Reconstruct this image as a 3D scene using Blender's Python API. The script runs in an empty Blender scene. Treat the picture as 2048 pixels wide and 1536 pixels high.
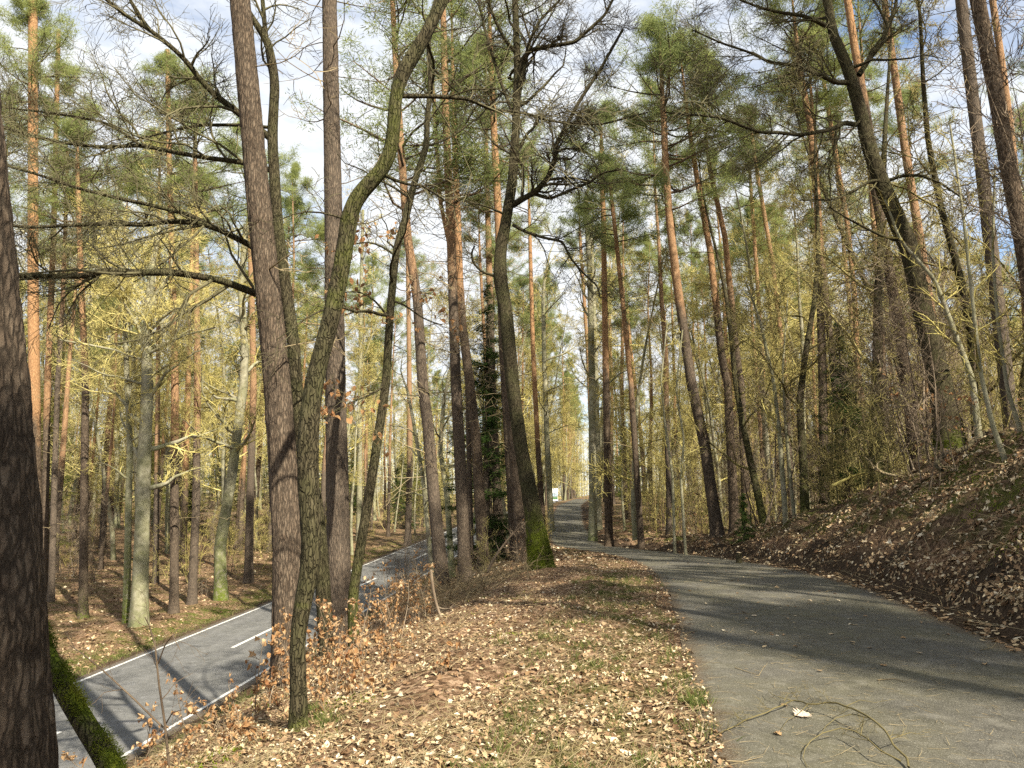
import bpy, math, random
import numpy as np
from mathutils import Vector, Matrix, Quaternion

# ------------------------------------------------------------------ camera, sky, sun, exposure
FPX, CX, CY, HORIZON = 1490.0, 1024.0, 768.0, 985.0
PITCH = math.atan((HORIZON - CY) / FPX)
EYE = 1.6
SUN_EL, SUN_AZ = math.radians(44), math.radians(34)      # azimuth: to the right of straight behind the camera
EXPOSURE = 1.42
sc = bpy.context.scene
COL = sc.collection
cam_d = bpy.data.cameras.new('camera'); cam = bpy.data.objects.new('camera', cam_d); COL.objects.link(cam)
cam_d.sensor_width = 36.0; cam_d.lens = 36.0 * FPX / 2048.0
cam_d.clip_start = 0.05; cam_d.clip_end = 3000.0
cam.location = (0, 0, EYE); cam.rotation_euler = (math.pi / 2 + PITCH, 0, 0)
sc.camera = cam

w = bpy.data.worlds.new('World'); sc.world = w; w.use_nodes = True
nt = w.node_tree; nt.nodes.clear()
def N(nt, t, **kw):
    n = nt.nodes.new(t)
    for k, v in kw.items(): setattr(n, k, v)
    return n
out = N(nt, 'ShaderNodeOutputWorld'); bg = N(nt, 'ShaderNodeBackground')
sky = N(nt, 'ShaderNodeTexSky', sky_type='NISHITA'); sky.sun_disc = False
sky.sun_elevation = SUN_EL
SUN_DIR = Vector((math.sin(SUN_AZ) * math.cos(SUN_EL), -math.cos(SUN_AZ) * math.cos(SUN_EL), math.sin(SUN_EL)))
sky.sun_rotation = math.atan2(SUN_DIR.x, SUN_DIR.y)
tc = N(nt, 'ShaderNodeTexCoord'); mp = N(nt, 'ShaderNodeMapping'); mp.inputs['Scale'].default_value = (1, 1, 2.6)
nz = N(nt, 'ShaderNodeTexNoise'); nz.inputs['Scale'].default_value = 2.3; nz.inputs['Detail'].default_value = 8; nz.inputs['Roughness'].default_value = 0.6
rp = N(nt, 'ShaderNodeValToRGB'); rp.color_ramp.elements[0].position = 0.33; rp.color_ramp.elements[1].position = 0.50
rp.color_ramp.elements[0].color = (0, 0, 0, 1); rp.color_ramp.elements[1].color = (1, 1, 1, 1)
mx = N(nt, 'ShaderNodeMix', data_type='RGBA')
mx.inputs['B'].default_value = (4.4, 4.55, 4.7, 1)
L = nt.links.new
L(tc.outputs['Generated'], mp.inputs['Vector']); L(mp.outputs['Vector'], nz.inputs['Vector']); L(nz.outputs['Fac'], rp.inputs['Fac'])
L(rp.outputs['Color'], mx.inputs['Factor']); L(sky.outputs['Color'], mx.inputs['A']); L(mx.outputs['Result'], bg.inputs['Color'])
bg.inputs['Strength'].default_value = 0.09; L(bg.outputs['Background'], out.inputs['Surface'])

sun_d = bpy.data.lights.new('sun', 'SUN'); sun_d.energy = 5.0; sun_d.angle = math.radians(0.53); sun_d.color = (1.0, 0.91, 0.74)
sun = bpy.data.objects.new('sun', sun_d); COL.objects.link(sun)
sun.rotation_euler = SUN_DIR.to_track_quat('Z', 'Y').to_euler(); sun.location = (20, -20, 40)
vs = sc.view_settings; vs.view_transform = 'Standard'; vs.look = 'None'; vs.gamma = 1.0; vs.use_curve_mapping = False; vs.exposure = EXPOSURE
sc.cycles.max_bounces = 4; sc.cycles.diffuse_bounces = 3; sc.cycles.glossy_bounces = 1; sc.cycles.transmission_bounces = 1
sc.cycles.adaptive_threshold = 0.015; sc.cycles.use_denoising = False
sc.cycles.transparent_max_bounces = 4; sc.cycles.caustics_reflective = False; sc.cycles.caustics_refractive = False
sc.cycles.sample_clamp_indirect = 6.0; sc.cycles.debug_use_spatial_splits = True
w.cycles.sampling_method = 'MANUAL'; w.cycles.sample_map_resolution = 256

R = random.Random(11)
G = np.random.default_rng(11)

# ------------------------------------------------------------------ numeric helpers
def _h(ix, iy, s):
    n = (ix.astype(np.int64) * 374761393 + iy.astype(np.int64) * 668265263 + s * 2246822519) & 0x7fffffff
    n = ((n ^ (n >> 13)) * 1274126177) & 0x7fffffff
    n = n ^ (n >> 16)
    return (n & 0xffffff) / float(0xffffff)
def vnoise(x, y, s=0):
    x = np.asarray(x, float); y = np.asarray(y, float)
    ix = np.floor(x); iy = np.floor(y); fx = x - ix; fy = y - iy
    fx = fx * fx * (3 - 2 * fx); fy = fy * fy * (3 - 2 * fy)
    a = _h(ix, iy, s); b = _h(ix + 1, iy, s); c = _h(ix, iy + 1, s); d = _h(ix + 1, iy + 1, s)
    return (a * (1 - fx) + b * fx) * (1 - fy) + (c * (1 - fx) + d * fx) * fy
def fbm(x, y, o=4, s=0):
    v = 0; a = 0.5; t = 0
    for i in range(o):
        v = v + a * vnoise(x * 2 ** i, y * 2 ** i, s + i); t += a; a *= 0.5
    return v / t
def at(px, py, d):
    """world point on the line of sight of a photo pixel, at distance d ahead of the camera"""
    u = (px - CX) / FPX; v = (CY - py) / FPX
    yy = math.cos(PITCH) - math.sin(PITCH) * v; zz = math.sin(PITCH) + math.cos(PITCH) * v
    k = d / yy
    return Vector((u * k, d, EYE + zz * k))

_T = np.arange(-60, 620, 0.5)
def table(ys, vs_, sig=2.0):
    t = np.interp(_T, ys, vs_); k = np.exp(-0.5 * (np.arange(-12, 13) * 0.5 / sig) ** 2); k /= k.sum()
    tp = np.concatenate([np.full(12, t[0]), t, np.full(12, t[-1])])
    return np.convolve(tp, k, 'valid')
_zr = table([-60, 0, 27, 81, 130, 205, 600], [1.6 - 7.8, 1.6 - 5.94, 1.6 - 5.1, 1.6 - 3.43, 1.6 - 2.95, 1.6 - 2.8, -1.1], 3)
_xp = table([-60, 0, 4.3, 10, 14.4, 20, 25, 31, 39, 52, 75, 110, 160, 205, 600], [-6, 2.0, 2.9, 3.8, 4.5, 5.0, 5.0, 4.2, 3.2, 3.7, 5.7, 9.9, 15.9, 21.2, 68])
_wp = table([-60, 16, 28, 39, 600], [1.72, 1.72, 1.38, 1.2, 1.2])
_zp = table([-60, 14, 39, 75, 110, 600], [0, 0, -1.07, 0.34, 0.5, 0.5])
_hb = table([-60, 4, 13, 18, 23, 30, 36, 45, 600], [2.4, 2.75, 2.85, 2.6, 1.65, 0.8, 0.45, 0.35, 0.5])
_ye = lambda t: (lambda y: np.interp(y, _T, t))
zr, xp, wp, zp, hb = map(_ye, (_zr, _xp, _wp, _zp, _hb))
def xr(y): return -12.4 + 0.118 * np.asarray(y, float)
ROAD_HALF = 2.66
def smooth(a, b, x):
    t = np.clip((x - a) / (b - a), 0, 1); return t * t * (3 - 2 * t)
def terrain(x, y, under=True):
    x = np.asarray(x, float); y = np.asarray(y, float)
    XR, ZR, XP, WP, ZP, HB = xr(y), zr(y), xp(y), wp(y), zp(y), hb(y)
    pl = XP - WP; pr = XP + WP; rl = XR - ROAD_HALF; rrr = XR + ROAD_HALF
    s = (x - rrr) / np.maximum(pl - rrr, 1.0)
    f = np.interp(s, [0, .04, .25, .52, .62, .72, .85, 1], [0, 0, .36, .775, .875, .95, .99, 1])
    mid = ZR + (ZP - ZR) * f
    dl = rl - x
    left = ZR - 0.16 * np.exp(-((dl - 1.0) / 0.6) ** 2) + 0.022 * np.clip(dl - 1.5, 0, 60) + (fbm(x * .13, y * .13, 3, 5) - .5) * 1.1 * smooth(2, 9, dl)
    t = x - pr
    B = np.interp(t, [0, .45, .62, 1.2, 3.3, 5, 9, 60], [0, .01, .13, .34, .93, 1.05, 1.12, 1.6])
    right = ZP + HB * B + 0.025 * np.clip(t - 6, 0, 80) + (fbm(x * .15, y * .15, 3, 9) - .5) * 1.2 * smooth(3, 10, t)
    z = np.where(x < rl, left, np.where(x < rrr, ZR, np.where(x < pl, mid, np.where(x < pr, ZP, right))))
    rough = np.where(x < rl, smooth(.2, 2, dl) * 0.5, np.where(x < rrr, 0, np.where(x < pl, smooth(0, .6, x - rrr) * (0.25 + 0.75 * smooth(0, 0.5, pl - x)), np.where(x < pr, 0, smooth(0, .5, t) * (1 + 2.4 * smooth(.4, 1.0, t) * smooth(8, 4, t))))))
    near = smooth(70, 25, y)
    z = z + rough * near * ((fbm(x * 1.3, y * 1.3, 4, 21) - .5) * 0.22 + (fbm(x * 7, y * 7, 2, 31) - .5) * 0.05)
    if under:
        z = z - 0.06 * (np.abs(x - XR) < ROAD_HALF - 0.12) - 0.05 * (np.abs(x - XP) < WP - 0.16)
    return z
_tgx = np.arange(-60, 60.01, .2); _tgy = np.arange(-26, 130.01, .2); _TG = None
def tz(x, y):
    """ground height at a point, from a lookup grid of the terrain"""
    global _TG
    if _TG is None: _TG = terrain(*np.meshgrid(_tgx, _tgy), False)
    if -59.5 < x < 59.5 and -25.5 < y < 129.5:
        fx = (x + 60) / .2; fy = (y + 26) / .2; i = int(fx); j = int(fy); fx -= i; fy -= j
        return float((_TG[j, i] * (1 - fx) + _TG[j, i + 1] * fx) * (1 - fy) + (_TG[j + 1, i] * (1 - fx) + _TG[j + 1, i + 1] * fx) * fy)
    return float(terrain(np.array([x]), np.array([y]), False)[0])
def gbase(px, d):
    """foot of a thing seen at photo column px, d metres ahead: a point on the ground"""
    py = 1050.0
    for _ in range(6):
        p = at(px, py, d); z = tz(p.x, d)
        t = (z - EYE) / d
        # invert the projection
        ang = math.atan(t) - PITCH; py = CY - FPX * math.tan(ang)
    p = at(px, py, d); p.z = tz(p.x, d)
    return p

# ------------------------------------------------------------------ mesh building
class MB:
    """collects tubes and raw triangles, linked as one mesh"""
    def __init__(s): s.t = {}; s.raw = []
    def tube(s, pts, rad, k=4, a=0.0):
        s.t.setdefault((len(pts), k), []).append((pts, rad, a))
    def mesh(s, name, extra=None):
        V, Fq, A = [], [], []; o = 0
        for (n, k), lst in s.t.items():
            P = np.array([[tuple(q) for q in l[0]] for l in lst], float); Rr = np.array([l[1] for l in lst], float); B = len(lst)
            at_ = np.array([l[2] for l in lst], float)
            T = np.gradient(P, axis=1); T /= np.maximum(np.linalg.norm(T, axis=2, keepdims=True), 1e-9)
            m = np.abs(T.mean(axis=1)); ref = np.eye(3)[np.argmin(m, axis=1)][:, None, :]
            n1 = np.cross(T, np.broadcast_to(ref, T.shape)); n1 /= np.maximum(np.linalg.norm(n1, axis=2, keepdims=True), 1e-9)
            n2 = np.cross(T, n1)
            th = np.arange(k) * 2 * np.pi / k
            v = P[:, :, None, :] + Rr[:, :, None, None] * (np.cos(th)[None, None, :, None] * n1[:, :, None, :] + np.sin(th)[None, None, :, None] * n2[:, :, None, :])
            V.append(v.reshape(-1, 3)); A.append(np.repeat(at_, n * k))
            b = np.arange(B)[:, None, None] * n * k; i = np.arange(n - 1)[None, :, None] * k; j = np.arange(k if k > 2 else 1)[None, None, :]; j2 = (j + 1) % k
            q = np.stack([b + i + j, b + i + j2, b + i + k + j2, b + i + k + j], axis=-1).reshape(-1, 4) + o
            Fq.append(q); o += B * n * k
        me = bpy.data.meshes.new(name)
        V = np.concatenate(V); Fq = np.concatenate(Fq)
        fill(me, V, Fq)
        at2 = me.attributes.new('var', 'FLOAT', 'POINT'); at2.data.foreach_set('value', np.concatenate(A).astype(np.float32))
        me.polygons.foreach_set('use_smooth', np.ones(len(Fq), bool))
        return me
def fill(me, V, Fa):
    nf, k = Fa.shape
    me.vertices.add(len(V)); me.vertices.foreach_set('co', np.ascontiguousarray(V, dtype=np.float32).ravel())
    me.loops.add(nf * k); me.loops.foreach_set('vertex_index', np.ascontiguousarray(Fa, dtype=np.int32).ravel())
    me.polygons.add(nf); me.polygons.foreach_set('loop_start', np.arange(0, nf * k, k, dtype=np.int32))
    me.update(calc_edges=True)
def raw_mesh(name, V, Fa, mat=None, smooth_=False, attrs=None):
    me = bpy.data.meshes.new(name); fill(me, V, Fa)
    if attrs:
        for k, (dom, typ, val) in attrs.items():
            a = me.attributes.new(k, typ, dom); a.data.foreach_set('color' if typ == 'FLOAT_COLOR' else 'value', np.ascontiguousarray(val, dtype=np.float32).ravel())
    if smooth_: me.polygons.foreach_set('use_smooth', np.ones(len(Fa), bool))
    if mat: me.materials.append(mat)
    return me
def link(name, me, parent=None, loc=(0, 0, 0), mat=None):
    o = bpy.data.objects.new(name, me); COL.objects.link(o); o.location = loc
    if mat is not None and me is not None and not me.materials: me.materials.append(mat)
    if parent is not None: o.parent = parent
    return o
def tag(o, label=None, cat=None, group=None, kind=None):
    if label: o['label'] = label
    if cat: o['category'] = cat
    if group: o['group'] = group
    if kind: o['kind'] = kind
    return o
def empty(name, loc, label, cat, group=None):
    o = bpy.data.objects.new(name, None); COL.objects.link(o); o.location = loc; o.empty_display_size = 0.3
    return tag(o, label, cat, group)

# ------------------------------------------------------------------ materials
def material(name, rough=0.9, spec=0.2):
    m = bpy.data.materials.new(name); m.use_nodes = True; nt = m.node_tree
    b = nt.nodes['Principled BSDF']; b.inputs['Roughness'].default_value = rough; b.inputs['Specular IOR Level'].default_value = spec
    return m, nt, b
def ramp(nt, fac, stops, interp='LINEAR'):
    r = N(nt, 'ShaderNodeValToRGB'); cr = r.color_ramp; cr.interpolation = interp
    while len(cr.elements) < len(stops): cr.elements.new(0.5)
    for e, (p, c) in zip(cr.elements, stops):
        e.position = p; e.color = (c[0], c[1], c[2], 1) if not isinstance(c, (int, float)) else (c, c, c, 1)
    if fac is not None: nt.links.new(fac, r.inputs['Fac'])
    return r.outputs['Color']
def noise(nt, vec, scale, detail=4, rough=0.55, out='Fac'):
    n = N(nt, 'ShaderNodeTexNoise'); n.inputs['Scale'].default_value = scale; n.inputs['Detail'].default_value = detail; n.inputs['Roughness'].default_value = rough
    if vec is not None: nt.links.new(vec, n.inputs['Vector'])
    return n.outputs[out]
def vor(nt, vec, scale, feature='F1', out='Distance'):
    n = N(nt, 'ShaderNodeTexVoronoi', feature=feature); n.inputs['Scale'].default_value = scale
    if vec is not None: nt.links.new(vec, n.inputs['Vector'])
    return n.outputs[out]
def mapping(nt, vec, scale):
    n = N(nt, 'ShaderNodeMapping'); n.inputs['Scale'].default_value = scale; nt.links.new(vec, n.inputs['Vector']); return n.outputs['Vector']
def mixc(nt, fac, a, b, mode='MIX'):
    n = N(nt, 'ShaderNodeMix', data_type='RGBA', blend_type=mode)
    for k, v in (('Factor', fac), ('A', a), ('B', b)):
        i = n.inputs[k]
        if isinstance(v, (int, float)): i.default_value = v if k == 'Factor' else (v, v, v, 1)
        elif isinstance(v, tuple): i.default_value = (*v, 1)
        else: nt.links.new(v, i)
    return n.outputs['Result']
def mth(nt, op, a, b=0.0, clamp=False):
    n = N(nt, 'ShaderNodeMath', operation=op, use_clamp=clamp)
    for i, v in ((0, a), (1, b)):
        if isinstance(v, (int, float)): n.inputs[i].default_value = v
        else: nt.links.new(v, n.inputs[i])
    return n.outputs[0]
def bump(nt, b, h, strength=0.5, dist=0.02):
    n = N(nt, 'ShaderNodeBump'); n.inputs['Strength'].default_value = strength; n.inputs['Distance'].default_value = dist
    nt.links.new(h, n.inputs['Height']); nt.links.new(n.outputs['Normal'], b.inputs['Normal'])
def attr(nt, name, out='Fac'):
    n = N(nt, 'ShaderNodeAttribute'); n.attribute_name = name; return n.outputs[out]
def objco(nt): return N(nt, 'ShaderNodeTexCoord').outputs['Object']
def objrand(nt): return N(nt, 'ShaderNodeObjectInfo').outputs['Random']

def warp(nt, co, scale, amt):
    wz = N(nt, 'ShaderNodeVectorMath', operation='ADD'); nt.links.new(co, wz.inputs[0])
    s_ = N(nt, 'ShaderNodeVectorMath', operation='SCALE'); s_.inputs['Scale'].default_value = amt
    nt.links.new(noise(nt, co, scale, 3, .5, 'Color'), s_.inputs[0]); nt.links.new(s_.outputs[0], wz.inputs[1])
    return wz.outputs[0]
def mat_pine_bark():
    m, nt, b = material('pine_bark', 0.95, 0.1)
    co = objco(nt)
    v1 = vor(nt, mapping(nt, warp(nt, co, 9, .05), (1, 1, .17)), 34, 'DISTANCE_TO_EDGE')
    n1 = noise(nt, mapping(nt, co, (1, 1, .3)), 30, 6, 0.65)
    n2 = noise(nt, co, 2.2, 3)
    low = ramp(nt, n1, [(0.3, (.040, .026, .017)), (0.5, (.118, .085, .058)), (0.75, (.22, .176, .128))])
    low = mixc(nt, ramp(nt, n2, [(0.4, 0), (0.7, 1)]), low, mixc(nt, 0.5, low, (.19, .145, .105)))
    up = ramp(nt, n1, [(0.3, (.23, .125, .060)), (0.55, (.43, .25, .128)), (0.8, (.58, .39, .225))])
    h = mth(nt, 'ADD', attr(nt, 'up'), mth(nt, 'MULTIPLY', mth(nt, 'SUBTRACT', noise(nt, mapping(nt, co, (1, 1, .25)), 4, 4), .5), .9))
    base = mixc(nt, ramp(nt, h, [(0.35, 0), (0.65, 1)]), low, up)
    crack = ramp(nt, mth(nt, 'ADD', v1, mth(nt, 'MULTIPLY', mth(nt, 'SUBTRACT', noise(nt, mapping(nt, co, (1, 1, .35)), 55, 5, .75), .5), .5)), [(0.0, 0.30), (0.24, 1)])
    base = mixc(nt, 1.0, base, ramp(nt, noise(nt, mapping(nt, co, (1, 1, .5)), 130, 4, .7), [(.3, .62), (.6, 1.0)]), 'MULTIPLY')
    base = mixc(nt, mth(nt, 'SUBTRACT', 1.0, mth(nt, 'MULTIPLY', attr(nt, 'up'), .6)), base, mixc(nt, 1.0, base, crack, 'MULTIPLY'))
    r = objrand(nt); base = mixc(nt, mth(nt, 'MULTIPLY', r, .35), base, (.15, .13, .11))
    ms = mth(nt, 'MULTIPLY', attr(nt, 'moss'), ramp(nt, noise(nt, co, 9, 5), [(0.4, 0), (0.6, 1)]))
    base = mixc(nt, ms, base, (.09, .12, .015))
    nt.links.new(base, b.inputs['Base Color'])
    bump(nt, b, mth(nt, 'ADD', mth(nt, 'MULTIPLY', crack, .6), mth(nt, 'MULTIPLY', n1, .5)), 0.9, 0.02)
    return m
def mat_oak_bark():
    m, nt, b = material('oak_bark', 0.95, 0.1)
    co = objco(nt)
    v1 = vor(nt, mapping(nt, warp(nt, co, 12, .07), (1, 1, .16)), 38, 'DISTANCE_TO_EDGE')
    n1 = noise(nt, mapping(nt, co, (1, 1, .2)), 45, 5, .6)
    base = ramp(nt, n1, [(0.3, (.024, .020, .012)), (0.55, (.066, .056, .033)), (0.8, (.135, .118, .076))])
    base = mixc(nt, ramp(nt, noise(nt, co, 3, 4), [(0.42, 0), (0.66, .4)]), base, (.075, .080, .032))
    crack = ramp(nt, v1, [(0, .35), (.12, 1)])
    base = mixc(nt, 1.0, base, crack, 'MULTIPLY')
    ms = mth(nt, 'MULTIPLY', attr(nt, 'moss'), ramp(nt, noise(nt, co, 7, 6), [(0.36, 0), (0.52, 1)]))
    mossc = ramp(nt, noise(nt, co, 60, 3), [(.3, (.035, .055, .006)), (.7, (.16, .19, .02))])
    base = mixc(nt, ms, base, mossc)
    nt.links.new(base, b.inputs['Base Color'])
    bump(nt, b, mth(nt, 'ADD', crack, mth(nt, 'MULTIPLY', n1, .5)), 0.9, 0.02)
    return m
def mat_beech_bark():
    m, nt, b = material('beech_bark', 0.85, 0.2)
    co = objco(nt)
    n1 = noise(nt, co, 5, 5, .6); n2 = noise(nt, mapping(nt, co, (1, 1, 3)), 30, 4)
    base = ramp(nt, n1, [(.3, (.14, .13, .090)), (.5, (.25, .235, .165)), (.75, (.40, .38, .29))])
    base = mixc(nt, ramp(nt, noise(nt, co, 1.3, 3), [(.4, 0), (.65, .6)]), base, (.17, .175, .080))
    base = mixc(nt, 1.0, base, ramp(nt, n2, [(.3, .7), (.6, 1)]), 'MULTIPLY')
    ms = mth(nt, 'MULTIPLY', attr(nt, 'moss'), ramp(nt, noise(nt, co, 8, 5), [(.35, 0), (.55, 1)]))
    base = mixc(nt, ms, base, (.10, .13, .016))
    nt.links.new(base, b.inputs['Base Color']); bump(nt, b, n2, .35, .01)
    return m
def mat_twig(name, c0, c1, c2):
    m, nt, b = material(name, 0.9, 0.15)
    f = mth(nt, 'ADD', mth(nt, 'MULTIPLY', noise(nt, objco(nt), 2.5, 3), .7), mth(nt, 'MULTIPLY', objrand(nt), .35))
    nt.links.new(ramp(nt, f, [(.25, c0), (.5, c1), (.8, c2)]), b.inputs['Base Color'])
    return m
def leafy(name, color_fn, trans=0.35, rough=.7):
    m = bpy.data.materials.new(name); m.use_nodes = True; nt = m.node_tree; nt.nodes.clear()
    o = N(nt, 'ShaderNodeOutputMaterial'); d = N(nt, 'ShaderNodeBsdfDiffuse'); t = N(nt, 'ShaderNodeBsdfTranslucent'); mxs = N(nt, 'ShaderNodeMixShader')
    c = color_fn(nt); nt.links.new(c, d.inputs['Color']); nt.links.new(c, t.inputs['Color']); mxs.inputs['Fac'].default_value = trans
    nt.links.new(d.outputs[0], mxs.inputs[1]); nt.links.new(t.outputs[0], mxs.inputs[2]); nt.links.new(mxs.outputs[0], o.inputs['Surface'])
    return m
PINE_BARK, OAK_BARK, BEECH_BARK = mat_pine_bark(), mat_oak_bark(), mat_beech_bark()
TWIG_DARK = mat_twig('dark_twig', (.035, .028, .018), (.075, .065, .038), (.13, .12, .065))
TWIG_GREEN = mat_twig('algae_twig', (.20, .168, .055), (.36, .31, .105), (.52, .46, .19))
TWIG_MOSSY = mat_twig('mossy_twig', (.09, .074, .032), (.18, .155, .058), (.28, .24, .10))
TWIG_BRANCH = mat_twig('fallen_branch_bark', (.045, .036, .020), (.095, .080, .036), (.16, .135, .065))
TWIG_BROWN = mat_twig('brown_twig', (.07, .05, .035), (.15, .115, .08), (.27, .22, .16))
TWIG_DEAD = mat_twig('dead_twig', (.12, .09, .05), (.21, .165, .095), (.34, .28, .17))
NEEDLE = leafy('pine_needle', lambda nt: ramp(nt, mth(nt, 'ADD', mth(nt, 'MULTIPLY', attr(nt, 'var'), .6), mth(nt, 'MULTIPLY', objrand(nt), .4)), [(.1, (.14, .18, .075)), (.45, (.26, .30, .115)), (.8, (.36, .39, .145))]), .55)
SPRUCE = leafy('spruce_needle', lambda nt: ramp(nt, mth(nt, 'ADD', mth(nt, 'MULTIPLY', attr(nt, 'var'), .6), mth(nt, 'MULTIPLY', objrand(nt), .4)), [(.1, (.022, .045, .014)), (.5, (.050, .080, .022)), (.9, (.105, .135, .034))]), .3)
YEL = leafy('young_conifer_needle', lambda nt: ramp(nt, mth(nt, 'ADD', mth(nt, 'MULTIPLY', attr(nt, 'var'), .6), mth(nt, 'MULTIPLY', objrand(nt), .4)), [(.1, (.085, .105, .026)), (.5, (.155, .175, .042)), (.9, (.24, .245, .065))]), .45)
DEADLEAF = leafy('beech_leaf', lambda nt: ramp(nt, attr(nt, 'var'), [(0, (.24, .11, .055)), (.35, (.36, .21, .10)), (.7, (.50, .335, .18)), (1, (.64, .49, .32))]), .4)
LITTER = leafy('leaf_litter', lambda nt: ramp(nt, attr(nt, 'var'), [(0, (.070, .043, .025)), (.25, (.19, .118, .068)), (.5, (.33, .228, .135)), (.75, (.47, .375, .235)), (1, (.64, .575, .455))]), .12)
LEAF1 = leafy('fallen_leaf', lambda nt: ramp(nt, objrand(nt), [(0, (.14, .080, .042)), (.3, (.29, .19, .10)), (.6, (.42, .315, .19)), (1, (.64, .56, .44))]), .12)
LEAF2 = leafy('pale_leaf', lambda nt: ramp(nt, noise(nt, objco(nt), 6, 3), [(.3, (.40, .31, .23)), (.7, (.62, .53, .44))]), .1)
GRASS = leafy('grass_blade', lambda nt: ramp(nt, attr(nt, 'var'), [(0, (.06, .085, .022)), (.5, (.12, .145, .042)), (.75, (.26, .22, .10)), (1, (.40, .33, .19))]), .3)
MOSS = leafy('moss_tuft', lambda nt: ramp(nt, attr(nt, 'var'), [(0, (.055, .08, .008)), (.5, (.11, .145, .015)), (1, (.21, .23, .03))]), .25)

def mat_ground():
    m, nt, b = material('forest_floor', 0.97, 0.05)
    co = objco(nt)
    wz = N(nt, 'ShaderNodeVectorMath', operation='ADD'); nt.links.new(co, wz.inputs[0])
    nn = noise(nt, co, 9, 3, .5, 'Color'); sc_ = N(nt, 'ShaderNodeVectorMath', operation='SCALE'); sc_.inputs['Scale'].default_value = .09; nt.links.new(nn, sc_.inputs[0]); nt.links.new(sc_.outputs[0], wz.inputs[1])
    cell = vor(nt, wz.outputs[0], 24, 'F1', 'Color'); sep = N(nt, 'ShaderNodeSeparateColor'); nt.links.new(cell, sep.inputs[0])
    edge = noise(nt, mapping(nt, wz.outputs[0], (1, 1.6, 1)), 55, 6, .75)
    fl = mth(nt, 'ADD', mth(nt, 'MULTIPLY', sep.outputs[0], .55), mth(nt, 'MULTIPLY', edge, .5))
    lit = ramp(nt, fl, [(.2, (.042, .026, .016)), (.45, (.12, .074, .043)), (.65, (.25, .16, .10)), (.9, (.44, .32, .22))])
    lit = mixc(nt, ramp(nt, noise(nt, co, .8, 5, .6), [(.4, 0), (.6, .55)]), lit, mixc(nt, .5, lit, (.05, .032, .02)))
    soil = ramp(nt, noise(nt, co, 22, 6, .7), [(.3, (.018, .013, .009)), (.7, (.068, .050, .035))])
    gm = attr(nt, 'soil')
    c = mixc(nt, gm, lit, soil)
    mossn = ramp(nt, noise(nt, co, 60, 4), [(.3, (.030, .042, .008)), (.7, (.11, .13, .024))])
    mf = mth(nt, 'MULTIPLY', attr(nt, 'moss'), ramp(nt, noise(nt, co, 1.6, 6, .65), [(.45, 0), (.62, 1)]))
    c = mixc(nt, mf, c, mossn)
    nt.links.new(c, b.inputs['Base Color'])
    bump(nt, b, mth(nt, 'ADD', edge, noise(nt, co, 35, 5)), .8, .03)
    return m
def mat_asphalt(name, c0, c1, green, lines=False):
    m, nt, b = material(name, 0.9, 0.25)
    co = objco(nt)
    sp = noise(nt, co, 140, 2, .6); big = noise(nt, co, .7, 5, .6); mid = noise(nt, co, 4.5, 5, .6)
    c = ramp(nt, sp, [(.35, c0), (.65, c1)])
    c = mixc(nt, ramp(nt, big, [(.4, 0), (.65, green[3])]), c, green[:3])
    c = mixc(nt, ramp(nt, mid, [(.52, 0), (.75, .55)]), c, tuple(min(1, q * 1.8) for q in c1))
    c = mixc(nt, ramp(nt, noise(nt, co, 1.7, 6, .7), [(.56, 0), (.80, .4)]), c, tuple(min(1, q * 2.0) for q in (c1[0], c1[1], c1[2] * 1.15)))
    crk = vor(nt, warp(nt, co, 2.0, .5), .55, 'DISTANCE_TO_EDGE'); c = mixc(nt, ramp(nt, crk, [(.002, .30), (.006, 0)]), c, tuple(q * .35 for q in c0))
    c = mixc(nt, ramp(nt, noise(nt, co, 2.2, 4), [(.28, .6), (.42, 0)]), c, tuple(q * .55 for q in c0))
    if lines: c = mixc(nt, ramp(nt, attr(nt, 'edge'), [(.12, 0), (.27, .4), (.42, 0), (.58, 0), (.70, .4), (.82, 0)]), c, tuple(q * 1.25 for q in c1))
    ef = mth(nt, 'ADD', mth(nt, 'POWER', attr(nt, 'edge'), 6.0), mth(nt, 'MULTIPLY', mth(nt, 'SUBTRACT', noise(nt, co, 3.2, 6, .7), .5), 1.3))
    c = mixc(nt, ramp(nt, ef, [(.42, 0), (.75, .9)]), c, ramp(nt, noise(nt, co, 60, 4, .7), [(.3, (.030, .022, .014)), (.6, (.085, .062, .038)), (.8, (.16, .12, .075))]))
    st = vor(nt, co, 210, 'F1', 'Color'); s2 = N(nt, 'ShaderNodeSeparateColor'); nt.links.new(st, s2.inputs[0])
    c = mixc(nt, ramp(nt, s2.outputs[1], [(.88, 0), (.95, .5)]), c, tuple(min(1, q * 3) for q in c1))
    nt.links.new(c, b.inputs['Base Color']); bump(nt, b, sp, .5, .006)
    return m
GROUND = mat_ground()
ROADM = mat_asphalt('road_asphalt', (.056, .057, .057), (.108, .108, .106), (.10, .10, .09, .3), True)
PATHM = mat_asphalt('path_asphalt', (.042, .040, .034), (.094, .089, .074), (.086, .080, .044, .6))
PAINT, _nt, _b = material('road_paint', .7); _nt.links.new(ramp(_nt, noise(_nt, objco(_nt), 25, 5, .7), [(.36, (.13, .13, .13)), (.52, (.56, .56, .54))]), _b.inputs['Base Color'])

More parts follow.
